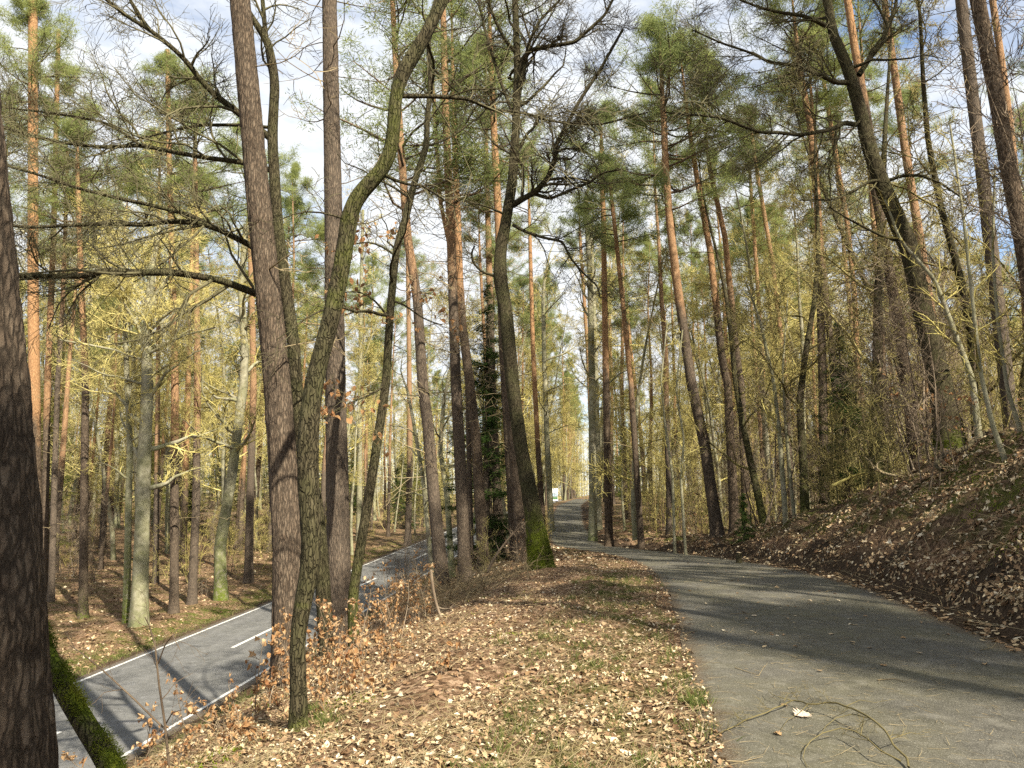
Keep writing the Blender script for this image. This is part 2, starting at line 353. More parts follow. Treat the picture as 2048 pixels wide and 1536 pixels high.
# ------------------------------------------------------------------ ground, road, path
def axis(parts):
    a = [np.arange(s, e, st) for s, e, st in parts]; return np.concatenate(a + [[parts[-1][1]]])
gx = axis([(-620, -220, 40), (-220, -80, 10), (-80, -40, 3), (-40, -18, 1), (-18, -4, .2), (-4, 9, .12), (9, 15, .2), (15, 32, .6), (32, 80, 3), (80, 220, 10), (220, 620, 40)])
gy = axis([(-120, -20, 10), (-20, 2, 1), (2, 16, .12), (16, 45, .25), (45, 120, 1), (120, 260, 4), (260, 600, 20)])
X, Y = np.meshgrid(gx, gy); Z = terrain(X, Y)
nx, ny = len(gx), len(gy)
ii = (np.arange(ny - 1)[:, None] * nx + np.arange(nx - 1)[None, :]).ravel()
Fg = np.stack([ii, ii + 1, ii + nx + 1, ii + nx], 1)
tt = X - (xp(Y) + wp(Y)); tl = (xp(Y) - wp(Y)) - X; rl = np.abs(X - xr(Y)) - ROAD_HALF
soil = np.clip(.6 * smooth(.6, 1.2, tt) * smooth(5.5, 3.0, tt) * smooth(40, 24, Y) + smooth(-.3, 0, tt) * smooth(1.0, .7, tt + .8 * (fbm(X * .9, Y * .9, 3, 91) - .5)) * .9 + .75 * smooth(1.0, .3, rl) * (rl > -.2) + .35 * smooth(.3, 0, tl) * (tl > -.2), 0, 1)
moss = np.clip(smooth(.05, .5, tl) * smooth(2.0, .8, tl) * .7 + smooth(.3, .8, rl) * smooth(2.5, 1.4, rl) * 1.0 + .75 * smooth(1.0, 1.6, tt) * smooth(6, 3.5, tt) + .45 * (X < xr(Y) - 4) + .3 * (tt > 5), 0, 1)
me = raw_mesh('forest_floor', np.stack([X, Y, Z], -1).reshape(-1, 3), Fg, GROUND, True, {'soil': ('POINT', 'FLOAT', soil), 'moss': ('POINT', 'FLOAT', moss)})
FLOOR = tag(link('forest_floor', me), 'leaf-strewn forest floor with banks on both sides of the path', None, None, 'structure')

def strip(name, ys, cx, half, zf, mat, cols=5, jit=0.0, lift=0.0, off=0.0):
    u = np.linspace(-1, 1, cols); V = []
    for y in ys:
        c = float(cx(y)) + off; hw = float(half(y)) if callable(half) else half
        jl = jit * (fbm(np.array([y * 1.7]), np.array([3.1]), 4, 3)[0] - .5) * 2; jr = jit * (fbm(np.array([y * 1.7]), np.array([9.1]), 4, 4)[0] - .5) * 2
        for q in u:
            V.append((c + q * hw + (jr if q > .99 else jl if q < -.99 else 0), y, float(zf(y)) + lift))
    n = len(ys); i = (np.arange(n - 1)[:, None] * cols + np.arange(cols - 1)[None, :]).ravel()
    return raw_mesh(name, np.array(V), np.stack([i, i + 1, i + cols + 1, i + cols], 1), mat, True, {'edge': ('POINT', 'FLOAT', np.tile(np.abs(u), n))})
ys = np.arange(-40, 420, 1.0)
ROAD = tag(link('road', strip('road', ys, xr, ROAD_HALF, zr, ROADM, 9)), 'grey asphalt road running below the embankment', None, None, 'structure')
for offs in (-2.36, 2.36):
    link('edge_line', strip('edge_line', ys, xr, .05, zr, PAINT, 2, .006, .005, offs), ROAD)
for k in range(-1, 18):
    y0 = 13.9 + 12 * k
    link('center_dash', strip('center_dash', np.linspace(y0, y0 + 4, 5), xr, .065, zr, PAINT, 2, .004, .005), ROAD)
ysp = np.concatenate([np.arange(-30, 2, 1.0), np.arange(2, 40, .12), np.arange(40, 130, .6)])
PATH = tag(link('path', strip('path', ysp, xp, wp, zp, PATHM, 13, .14, .004)), 'narrow asphalt footpath curving through the wood', None, None, 'structure')

# ------------------------------------------------------------------ branching
def unit(v):
    l = math.sqrt(v[0] * v[0] + v[1] * v[1] + v[2] * v[2]) or 1e-9
    return (v[0] / l, v[1] / l, v[2] / l)
def rvec():
    return unit((R.gauss(0, 1), R.gauss(0, 1), R.gauss(0, 1)))
def grow(p, d, Ln, n, wob, up):
    pts = [tuple(p)]; st = Ln / (n - 1)
    for i in range(n - 1):
        d = unit((d[0] + R.gauss(0, wob), d[1] + R.gauss(0, wob), d[2] + R.gauss(0, wob) + up))
        q = pts[-1]; pts.append((q[0] + d[0] * st, q[1] + d[1] * st, q[2] + d[2] * st))
    return pts
def taper(r0, r1, n): return [r0 + (r1 - r0) * i / (n - 1) for i in range(n)]
def sub(mb, pts, r0, r1, count, Lm, level, up=0.03, wob=.22, tmin=.2, tips=None, ang=.9, rmin=.0028):
    """side branches along a branch, and twigs along those"""
    n = len(pts)
    for c in range(count):
        t = tmin + (1 - tmin) * (c + R.random()) / count
        f = t * (n - 1); i = min(int(f), n - 2); g = f - i
        a, b = pts[i], pts[i + 1]
        p = tuple(a[k] + (b[k] - a[k]) * g for k in range(3))
        T = unit((b[0] - a[0], b[1] - a[1], b[2] - a[2]))
        v = rvec(); dt = v[0] * T[0] + v[1] * T[1] + v[2] * T[2]
        perp = unit((v[0] - dt * T[0], v[1] - dt * T[1], v[2] - dt * T[2]))
        an = ang * R.uniform(.65, 1.25); ca, sa = math.cos(an), math.sin(an)
        d = (T[0] * ca + perp[0] * sa, T[1] * ca + perp[1] * sa, T[2] * ca + perp[2] * sa)
        Ln = Lm * R.uniform(.5, 1.3) * (1.15 - .6 * t)
        rr = max((r0 + (r1 - r0) * t) * R.uniform(.4, .62), rmin)
        nn = 6 if level >= 3 else 5 if level == 2 else 4
        q = grow(p, d, Ln, nn, wob, up)
        mb.tube(q, taper(rr, max(rr * .3, rmin * .7), nn), 4 if rr > .014 else 3 if rr > .0065 else 2, R.random())
        if tips is not None and level <= 1: tips.append(q)
        if level > 1: sub(mb, q, rr, max(rr * .3, rmin * .7), max(3, int(count * .75)), Lm * .48, level - 1, up, wob, .18, tips, ang, rmin)

def trunk_mesh(name, pts, rad, k=12, per=0.35, furrow=0.0, up0=None, moss_fn=None, seed=0, flare=.5, ridge=9, wav=.03, soft=.45):
    """smooth tapering trunk along pts (local coordinates) with root flare and bark relief"""
    P = np.array([tuple(p) for p in pts], float); Rr = np.array(rad, float)
    seg = np.linalg.norm(np.diff(P, axis=0), axis=1); s = np.concatenate([[0], np.cumsum(seg)])
    n = max(6, int(s[-1] / per)); 
    si = np.linspace(0, s[-1], n)
    # smooth the polyline
    dense = np.stack([np.interp(si, s, P[:, j]) for j in range(3)], 1); rd = np.interp(si, s, Rr)
    win = max(1, min(int(soft / (s[-1] / n)), n - 2))
    if win > 1:
        kk = np.hanning(2 * win + 1); kk /= kk.sum()
        for j in range(3):
            ext = np.concatenate([2 * dense[0, j] - dense[win:0:-1, j], dense[:, j], 2 * dense[-1, j] - dense[-2:-win - 2:-1, j]])
            dense[:, j] = np.convolve(ext, kk, 'valid')
    hgt = si
    rd = rd * (1 + flare * np.exp(-hgt / (rd[0] * 2.2 + .05)))
    T = np.gradient(dense, axis=0); T /= np.linalg.norm(T, axis=1, keepdims=True)
    n1 = np.cross(T, [1, 0, 0]); n1 /= np.linalg.norm(n1, axis=1, keepdims=True); n2 = np.cross(T, n1)
    th = np.arange(k) * 2 * np.pi / k
    TH, S = np.meshgrid(th, si)
    # periodic relief
    c_, s_ = np.cos(TH), np.sin(TH)
    m = 1 + wav * 2 * (fbm(c_ * 1.2 + S * .55 + seed, s_ * 1.2 - S * .4 + seed * 1.7, 3, 40) - .5) * 2
    m = m + (flare * .5) * np.exp(-S / (rd[0] * 1.2 + .05)) * (np.cos(TH * 5 + seed) * .5)
    if furrow > 0:
        rA = 1 - np.abs(2 * fbm(c_ * ridge * .5 + S * .9 + 40 * vnoise(TH * 0, S * .6, 77) * .02, s_ * ridge * .5 + S * 1.3 + seed, 3, 50) - 1)
        rB = fbm(c_ * ridge * 1.6 + seed, s_ * ridge * 1.6 + S * 9, 2, 60)
        m = m + furrow * ((rA - .75) * 1.6 + (rB - .5) * .9)
    RRr = rd[:, None] * m
    V = dense[:, None, :] + RRr[..., None] * (c_[..., None] * n1[:, None, :] + s_[..., None] * n2[:, None, :])
    N_ = n; i = (np.arange(N_ - 1)[:, None] * k); j = np.arange(k)[None, :]; j2 = (j + 1) % k
    Fq = np.stack([i + j, i + j2, i + k + j2, i + k + j], -1).reshape(-1, 4)
    upv = np.zeros((n, k)) if up0 is None else np.repeat(np.clip((dense[:, 2] - up0[0]) / (up0[1] - up0[0]), 0, 1)[:, None], k, 1)
    mo = np.zeros((n, k)) if moss_fn is None else np.clip(moss_fn(S, TH, V), 0, 1)
    return raw_mesh(name, V.reshape(-1, 3), Fq, None, True, {'up': ('POINT', 'FLOAT', upv), 'moss': ('POINT', 'FLOAT', mo)})

def needles(centers, radius, per, ln, wd, flat=0.8, droop=0.0):
    C = np.asarray(centers, float); B = len(C); n = B * per
    d = G.normal(size=(n, 3)); d[:, 2] = d[:, 2] * flat + .15 - droop; d /= np.linalg.norm(d, axis=1, keepdims=True)
    base = np.repeat(C, per, 0) + d * radius * G.uniform(0, .75, (n, 1))
    L_ = ln * G.uniform(.6, 1.25, (n, 1)); d2 = d + G.normal(size=(n, 3)) * .35; d2 /= np.linalg.norm(d2, axis=1, keepdims=True)
    side = np.cross(d2, G.normal(size=(n, 3))); side /= np.linalg.norm(side, axis=1, keepdims=True)
    W = wd * G.uniform(.6, 1.3, (n, 1))
    V = np.stack([base - side * W * .5, base + side * W * .5, base + d2 * L_], 1).reshape(-1, 3)
    Fa = np.arange(n * 3).reshape(-1, 3)
    var = np.repeat(np.repeat(G.random(B) * .7, per) + G.random(n) * .3, 3)
    return V, Fa, var

def pine_crown(seed, Hc, Rc, nb=34, per=46):
    """limbs (tubes) and needle tufts of a pine's crown, from its base at z=0 to Hc"""
    R.seed(seed); mb = MB(); tufts = []
    for i in range(nb):
        t = (i + R.random()) / nb; z = Hc * (0.02 + .94 * t)
        prof = (0.55 + .75 * math.sin(math.pi * min(1, t * .85 + .18))) * (1 - .45 * t ** 3)
        Ln = Rc * prof * R.uniform(.55, 1.12); a = R.uniform(0, 6.283); el = -.05 + 1.0 * t * R.uniform(.6, 1.1)
        q = grow((0, 0, z), (math.cos(a) * math.cos(el), math.sin(a) * math.cos(el), math.sin(el)), Ln, 6, .16, .06)
        r0 = .012 + .014 * Ln * (1 - .5 * t); mb.tube(q, taper(r0, .008, 6), 4, R.random())
        tips = []
        sub(mb, q, r0, .008, 7, Ln * .42, 1, .09, .2, .25, tips, .8, .006)
        for s_ in tips:
            tufts += [s_[-1], s_[-2], s_[1]]
        tufts += [q[-1], q[-2]]
    tufts += [(R.gauss(0, .15), R.gauss(0, .15), Hc * R.uniform(.85, 1.02)) for _ in range(14)]
    C = np.array(tufts) + G.normal(size=(len(tufts), 3)) * .1
    V, Fa, var = needles(C, .34, per, .16, .022)
    cm = raw_mesh('crown_needles', V, Fa, NEEDLE, False, {'var': ('POINT', 'FLOAT', var)})
    lm = mb.mesh('crown_limbs'); lm.materials.append(PINE_BARK)
    a = lm.attributes.new('up', 'FLOAT', 'POINT'); a.data.foreach_set('value', np.full(len(lm.vertices), .35, np.float32))
    return cm, lm, Hc
CROWNS = [pine_crown(101, 6.8, 2.3, 28), pine_crown(102, 5.8, 2.5, 25), pine_crown(103, 7.6, 2.1, 30), pine_crown(104, 5.2, 1.9, 23), pine_crown(105, 8.5, 3.0, 36), pine_crown(106, 9.0, 2.6, 26, 26), pine_crown(107, 9.0, 2.4, 24, 26)]

def dead_branches(pts, zlo, zhi, n, Lm, seed):
    """bare side branches along a pine trunk"""
    R.seed(seed); mb = MB(); P = [tuple(p) for p in pts]
    zs = [p[2] for p in P]
    for _ in range(n):
        z = zlo + (zhi - zlo) * R.random() ** .6
        x = float(np.interp(z, zs, [p[0] for p in P])); y = float(np.interp(z, zs, [p[1] for p in P]))
        a = R.uniform(0, 6.283); el = R.uniform(-.25, .35); Ln = Lm * R.uniform(.35, 1.25)
        q = grow((x, y, z), (math.cos(a), math.sin(a), el), Ln, 6, .14, .02)
        mb.tube(q, taper(R.uniform(.010, .018), .004, 6), 3, R.random())
        sub(mb, q, .012, .005, 4, Ln * .5, 2, .0, .22, .25, None, .85, .006)
    return mb.mesh('dead_branches')

def pine(label, pix, wpx, d, height=25, crown=0, up=(5, 11), group=None, lean=0.0, cb=None, dead=26, deadlen=1.5, k=12, per=.4, furrow=0.0, crown_scale=1.0, ridge=9, moss=0.0, wav=.02, mat=None):
    """a pine whose trunk follows photo points from the foot up; wpx is the trunk width in the photo near the foot and at the last point"""
    foot = gbase(pix[0][0], d)
    pts = [Vector((0, 0, -.25)), Vector((0, 0, 0))]
    for (px, py) in pix[1:]:
        q = at(px, py, d)
        q = at(px, py, d + lean * (q.z - foot.z)); pts.append(q - foot)
    r0 = wpx[0] * .44 * d / FPX; r1 = wpx[1] * .47 * d / FPX
    seg_top = pts[-1]; dirv = (pts[-1] - pts[-3]).normalized() if len(pts) > 3 else (pts[-1] - pts[-2]).normalized()
    nrad = len(pts)
    zs = [p.z for p in pts]; rad = [r0] * 2 + [r0 + (r1 - r0) * max(0, (p.z / max(seg_top.z, .1))) for p in pts[2:]]
    rem = height - seg_top.z
    if rem > .5:
        for i in range(1, 5):
            dd = (dirv + Vector((0, 0, .25 * i))).normalized()
            pts.append(pts[-1] + dd * (rem / 4 / max(dd.z, .5))); rad.append(max(r1 * (1 - i / 4.0 * .85), .03))
    o = empty('pine_tree', foot, label, 'pine tree', group)
    mf = None
    if moss: mf = lambda S, TH, V: moss * np.exp(-S / .5)
    tm = trunk_mesh('pine_trunk', pts, rad, k, per, furrow, (up[0], up[1]), mf, seed=R.random() * 50, ridge=ridge, wav=wav)
    link('trunk', tm, o, mat=mat or PINE_BARK)
    cm, lm, Hc = CROWNS[crown % len(CROWNS)]
    s_ = crown_scale
    zc = height - Hc * s_ * .93 if cb is None else cb
    zc = max(zc, 3)
    zz = [p.z for p in pts]
    cx_ = float(np.interp(zc, zz, [p.x for p in pts])); cy_ = float(np.interp(zc, zz, [p.y for p in pts]))
    tx = float(np.interp(height, zz, [p.x for p in pts])); ty = float(np.interp(height, zz, [p.y for p in pts]))
    ax = Vector((tx - cx_, ty - cy_, max(height - zc, 1))).normalized()
    rot = ax.to_track_quat('Z', 'Y') @ Quaternion((0, 0, 1), R.uniform(0, 6.28))
    for nm, mesh_ in (('crown', cm), ('crown_limbs', lm)):
        c = link(nm, mesh_, o, (cx_, cy_, zc)); c.rotation_mode = 'QUATERNION'; c.rotation_quaternion = rot; c.scale = (s_, s_, (height - zc) / Hc)
        c['kind'] = 'stuff'
    if dead:
        dm = dead_branches(pts[1:], height * .12, zc + 1, dead, deadlen, R.randrange(9999))
        dd = link('dead_branches', dm, o, mat=TWIG_DEAD); dd['kind'] = 'stuff'
    return o

def path3(pix, d0, d1, foot):
    n = len(pix); return [at(px, py, d0 + (d1 - d0) * i / (n - 1)) - foot for i, (px, py) in enumerate(pix)]
def broadleaf(name, label, cat, pix, wpx, d, height, bark, twigmat, limbs=(), auto=10, autoz=.35, autoL=3.5, level=3, k=16, per=.15, furrow=.05, moss_fn=None, lean=0.0, group=None, seed=1, dens=6, flare=.35, ridge=12, wpts=None, rmin=.0028, leaves=0):
    """a bare broadleaf tree whose trunk and main limbs follow photo points"""
    R.seed(seed)
    foot = gbase(pix[0][0], d)
    pts = [Vector((0, 0, -.2)), Vector((0, 0, 0))]
    for (px, py) in pix[1:]:
        q = at(px, py, d); pts.append(at(px, py, d + lean * (q.z - foot.z)) - foot)
    ws = wpts if wpts is not None else [wpx[0] + (wpx[1] - wpx[0]) * i / (len(pix) - 1) for i in range(len(pix))]
    rad = [ws[0] * .5 * d / FPX] + [x * .5 * d / FPX for x in ws]
    rem = height - pts[-1].z
    if rem > .5:
        dv = tuple((pts[-1] - pts[-2]).normalized())
        ext = grow(tuple(pts[-1]), dv, rem, 6, .16, .12)
        r = rad[-1]
        for i, e in enumerate(ext[1:]): pts.append(Vector(e)); rad.append(max(r * (1 - (i + 1) / 5.2), .01))
    o = empty(name, foot, label, cat, group)
    link('trunk', trunk_mesh('bare_trunk', pts, rad, k, per, furrow, None, moss_fn, seed=seed * 1.3, flare=flare, ridge=ridge, wav=.05), o, mat=bark)
    tw = MB(); tips = []
    for (lp, lw, d0, d1) in limbs:
        q = path3(lp, d0, d1, foot); r0, r1 = lw[0] * .5 * d0 / FPX, lw[1] * .5 * d0 / FPX
        lm = trunk_mesh('limb', q, taper(r0, r1, len(q)), 8, .10, 0, None, None, seed=seed, flare=0, wav=.06, soft=.22)
        link('limb', lm, o, mat=bark)
        Ln = sum((q[i + 1] - q[i]).length for i in range(len(q) - 1))
        sub(tw, [tuple(v) for v in q], r0, r1, int(4 + Ln * 3.0), min(1.7, .4 + Ln * .3), min(level, 3), .02, .25, .10, tips, .85, max(rmin, .0024 + d * .00012))
    if auto:
        P = [tuple(v) for v in pts]; H = pts[-1].z
        m = MB()
        n = len(P)
        for c in range(auto):
            z = H * (autoz + (1 - autoz) * (c + R.random()) / auto)
            i = max(j for j in range(n - 1) if P[j][2] <= z) if z > P[0][2] else 0
            i = min(i, n - 2); g = (z - P[i][2]) / max(P[i + 1][2] - P[i][2], 1e-3); g = min(max(g, 0), 1)
            p = tuple(P[i][k_] + (P[i + 1][k_] - P[i][k_]) * g for k_ in range(3)); rr = (rad[i] + (rad[i + 1] - rad[i]) * g) * R.uniform(.28, .5)
            a = R.uniform(0, 6.283); el = R.uniform(.1, .8); Ln = autoL * R.uniform(.5, 1.2) * (1.1 - .5 * z / H)
            q = grow(p, (math.cos(a) * math.cos(el), math.sin(a) * math.cos(el), math.sin(el)), Ln, 9, .2, .03)
            rr = max(rr, .012); m.tube(q, taper(rr, .006, 9), 6, R.random())
            sub(tw, q, rr, .006, dens + 1, Ln * .45, level, .03, .24, .15, None, .85, max(rmin, .0024 + d * .00014))
        ob = link('limbs', m.mesh('limbs'), o, mat=bark); ob['kind'] = 'stuff'
    if leaves:
        C = np.array([R.choice(R.choice(tips)) for _ in range(leaves)]) + G.normal(size=(leaves, 3)) * .03
        V, Fa, var = leaf_cloud(C, .085, hang=True)
        lv = link('brown_leaves', raw_mesh('brown_leaves', V, Fa, DEADLEAF, True, {'var': ('POINT', 'FLOAT', var * .6)}), o); lv['kind'] = 'stuff'
    if tw.t:
        t_ = link('twigs', tw.mesh('twigs'), o, mat=twigmat); t_['kind'] = 'stuff'
    return o

# leaf shapes: a spine with a row of widths
def leaf_template(kind, n=5):
    u = np.linspace(0, 1, n)
    if kind == 'beech' or n < 6: wv = np.sin(np.pi * np.clip(u * .94 + .03, 0, 1)) ** .75 * .33
    else:
        wv = (np.sin(np.pi * np.clip(u * .95 + .03, 0, 1)) ** .8 * .36) * (1 + .42 * np.cos(u * np.pi * 2 * (n // 2)))
    L_ = np.stack([u - .5, -wv, wv * 0], 1); M_ = np.stack([u - .5, wv * 0, wv * 0 - .03], 1); Rr = np.stack([u - .5, wv, wv * 0], 1)
    V = np.concatenate([L_, M_, Rr]); F_ = []
    for i in range(n - 1):
        F_ += [(i, n + i, n + i + 1, i + 1), (n + i, 2 * n + i, 2 * n + i + 1, n + i + 1)]
    return V, np.array(F_)
def leaf_cloud(C, size, kind='beech', hang=False, tilt=.5, n=4, normals=None, curl=.5):
    T, F_ = leaf_template(kind, n); B = len(C); k = len(T)
    s_ = size * G.uniform(.65, 1.35, (B, 1, 1))
    P = np.repeat(T[None], B, 0)
    cu = G.normal(0, curl, (B, 1)); cv = np.abs(G.normal(0, curl * 1.6, (B, 1)))
    P[:, :, 2] += cu * (P[:, :, 0] ** 2) + cv * P[:, :, 1] ** 2 * 2
    P *= s_ * np.array([1, 1, 1])
    yaw = G.uniform(0, 2 * np.pi, B)
    if hang: pit = G.normal(.6, .7, B); rol = G.normal(0, .9, B)
    else: pit = G.normal(0, tilt, B); rol = G.normal(0, tilt, B)
    cy, sy, cp, sp, cr, sr = np.cos(yaw), np.sin(yaw), np.cos(pit), np.sin(pit), np.cos(rol), np.sin(rol)
    Rx = np.zeros((B, 3, 3)); Rx[:, 0, 0] = 1; Rx[:, 1, 1] = cr; Rx[:, 1, 2] = -sr; Rx[:, 2, 1] = sr; Rx[:, 2, 2] = cr
    Ry = np.zeros((B, 3, 3)); Ry[:, 1, 1] = 1; Ry[:, 0, 0] = cp; Ry[:, 0, 2] = sp; Ry[:, 2, 0] = -sp; Ry[:, 2, 2] = cp
    Rz = np.zeros((B, 3, 3)); Rz[:, 2, 2] = 1; Rz[:, 0, 0] = cy; Rz[:, 0, 1] = -sy; Rz[:, 1, 0] = sy; Rz[:, 1, 1] = cy
    M = Rz @ Ry @ Rx
    if normals is not None:
        z = normals; x_ = np.cross(np.array([0, 1.0, 0]), z); x_ /= np.linalg.norm(x_, axis=1, keepdims=True); y_ = np.cross(z, x_)
        M = np.stack([x_, y_, z], 2) @ M
    V = np.einsum('bij,bkj->bki', M, P) + C[:, None, :]
    Fa = (F_[None] + (np.arange(B) * k)[:, None, None]).reshape(-1, 4)
    var = np.repeat(np.clip(G.beta(1.7, 1.7, B), 0, 1), k)
    return V.reshape(-1, 3), Fa, var

# ------------------------------------------------------------------ trees in front, between road and path
mossy = lambda S, TH, V: np.clip(1.25 - S / 1.6, 0, 1)
pine('thick dark pine trunk filling the left edge of the photo', [(10, 1900), (5, 1536), (-10, 1100), (-28, 800), (-75, 200)], (192, 140), 3.2, 23, 0, (9, 16), dead=6, deadlen=.6, k=72, per=.04, furrow=.11, ridge=10, wav=.03)
pine('tall brown pine leaning left, nearest the sprouting beech leaves', [(577, 1340), (575, 1100), (555, 768), (517, 400), (480, 0)], (66, 45), 10, 25, 2, (12, 20), dead=26, deadlen=1.2, k=56, per=.05, furrow=.09, ridge=10)
pine('straight brown pine behind the twisted oak stem', [(684, 1275), (677, 1100), (671, 768), (666, 384), (659, 0)], (52, 33), 13, 26, 4, (13, 20), dead=44, deadlen=1.9, k=48, per=.06, furrow=.08, ridge=10)
oak3 = [(597, 1455), (598, 1360), (593, 1265), (607, 1205), (625, 1120), (620, 1018), (615, 893), (622, 800), (640, 710), (655, 670), (675, 575), (690, 500), (697, 440), (704, 395), (735, 370), (768, 343), (786, 300), (790, 200), (800, 145), (830, 110), (855, 65), (885, 0)]
broadleaf('oak_tree', 'twisted slender oak bending in an S in front of the pines', 'oak tree', oak3, (0, 0), 6.5, 11, OAK_BARK, TWIG_DARK,
    [([(792, 192), (860, 192), (940, 197), (980, 220), (1050, 225), (1100, 243), (1200, 250), (1295, 225)], (11, 4), 6.6, 8),
     ([(770, 350), (785, 358), (810, 368), (850, 372), (880, 395), (912, 415)], (9, 3), 6.5, 6.9),
     ([(697, 440), (650, 425), (600, 420), (560, 440)], (5, 2), 6.5, 6.2),
     ([(850, 75), (870, 130), (862, 190)], (8, 5), 6.6, 7.2)],
    4, .75, 2.2, 3, 28, .04, .10, lambda S, TH, V: np.clip(.7 - S / .6, 0, 1) + .22 * (vnoise(S * 1.2, TH * 0, 4) > .5) * (S > 1.2), seed=3, wpts=[33, 30, 30, 33, 37, 40, 42, 38, 35, 35, 35, 35, 36, 34, 33, 31, 28, 26, 29, 30, 26, 24], ridge=9)
oak4 = [(655, 1290), (645, 1150), (632, 1010), (606, 900), (592, 768), (588, 690), (567, 550), (555, 450), (544, 275), (550, 165)]
broadleaf('oak_tree', 'dark oak stem hidden between the two foreground pines, with long limbs reaching left', 'oak tree', oak4, (30, 20), 11, 12, OAK_BARK, TWIG_DARK,
    [([(535, 600), (512, 587), (440, 560), (350, 545), (270, 545), (210, 540), (170, 552), (50, 552), (-40, 545)], (16, 8), 11, 9),
     ([(545, 520), (500, 490), (470, 475), (430, 455), (400, 445), (340, 442), (290, 450), (230, 447), (150, 450), (60, 455), (-30, 445)], (14, 5), 11, 9.4),
     ([(430, 455), (380, 430), (300, 410), (230, 395), (150, 375), (80, 350), (-10, 325)], (10, 5), 10.6, 10),
     ([(540, 340), (485, 325), (410, 315), (350, 305), (280, 290), (210, 295), (120, 285), (60, 270), (-10, 250)], (12, 5), 11, 10.5),
     ([(280, 290), (250, 268), (210, 245), (120, 228), (10, 215)], (7, 4), 10.6, 10.8),
     ([(540, 255), (478, 250), (400, 250), (350, 260), (290, 275), (245, 292)], (8, 4), 11, 11.5),
     ([(545, 280), (475, 225), (430, 190), (400, 160), (380, 130), (350, 100), (300, 60), (250, 30), (190, -20)], (15, 7), 11, 10),
     ([(300, 60), (270, 20), (250, -20)], (8, 5), 10.3, 10.3),
     ([(548, 175), (538, 120), (530, 60), (525, 0), (520, -60)], (12, 9), 11, 11)],
    2, .8, 2.0, 3, 20, .08, .08, None, seed=5)
broadleaf('beech_tree', 'thin grey-green beech leaning right, with a few brown leaves still on it', 'beech tree',
    [(708, 1298), (705, 1193), (725, 1068), (750, 918), (772, 768), (780, 625), (792, 500), (815, 425), (830, 360), (855, 288), (853, 245), (862, 175), (857, 100)], (21, 10), 11, 13, OAK_BARK, TWIG_DARK,
    [([(790, 510), (760, 490), (735, 483), (700, 490), (680, 495)], (5, 2), 11, 10.6), ([(782, 600), (810, 610), (850, 640), (885, 650)], (5, 2), 11, 10.8),
     ([(781, 640), (750, 600), (715, 580), (690, 585)], (5, 2), 11, 10.7), ([(772, 770), (740, 790), (700, 805), (645, 838)], (5, 2), 11, 10.4)], 12, .35, 2.6, 3, 14, .12, .0, lambda S, TH, V: np.clip(.6 - S / 3, 0, .6), seed=8, leaves=230)
pine('reddish pine leaning left above the brushwood, first past the thin beech', [(887, 1125), (870, 1018), (855, 843), (845, 768), (835, 600), (815, 475), (802, 300), (790, 100), (785, 0)], (30, 12), 22, 21, 5, (7, 12), cb=11, dead=40, deadlen=2.0, crown_scale=1.1, k=24, per=.12, furrow=.03)
pine('straight reddish pine standing left of the dark spruce', [(931, 1093), (920, 918), (912, 768), (900, 425), (892, 250), (887, 50)], (29, 14), 23, 22, 6, (7, 12), cb=11.5, dead=40, deadlen=2.0, crown_scale=1.2, k=24, per=.12, furrow=.03)
pine('slim dark pine close behind the reddish pine left of the spruce', [(943, 1078), (935, 768), (905, 520), (880, 400), (868, 200)], (13, 9), 27, 21, 6, (8, 12), cb=13, dead=30, deadlen=1.8, k=10)
pine('pale brown pine directly in front of the dark spruce', [(968, 1078), (952, 878), (940, 768), (925, 650), (920, 575), (910, 300)], (26, 13), 26, 22, 5, (7, 12), cb=13, crown_scale=1.1, dead=34, deadlen=2.0, k=20, per=.15, furrow=.03)
pine('brown pine right behind the dark spruce by the road', [(1001, 1068), (990, 918), (984, 768), (975, 400)], (23, 12), 30, 22, 3, (8, 13), dead=10, k=16)
pine('thin dark pine pole left of the brown pine behind the spruce', [(986, 1063), (977, 918), (970, 700), (960, 520)], (9, 6), 30, 15, 3, (6, 10), dead=10, crown_scale=.6, k=8)
pine('pinkish pine touching the mossy oak on its left side', [(1046, 1060), (1025, 868), (1015, 768), (1000, 500), (985, 200)], (28, 14), 25, 23, 6, (6, 11), cb=13, dead=30, deadlen=2.0, k=20, per=.15, furrow=.03)
pine('dark pine just left of the pinkish pine beside the mossy oak', [(1028, 1056), (1013, 868), (1003, 700), (992, 400)], (16, 9), 28, 21, 5, (8, 13), cb=13, dead=30, deadlen=1.8, k=14)
oakc = [(1084, 1113), (1065, 1018), (1042, 893), (1025, 768), (1012, 625), (1000, 550), (1001, 500), (1015, 425), (1025, 360), (1032, 250), (1035, 125), (1030, 0)]
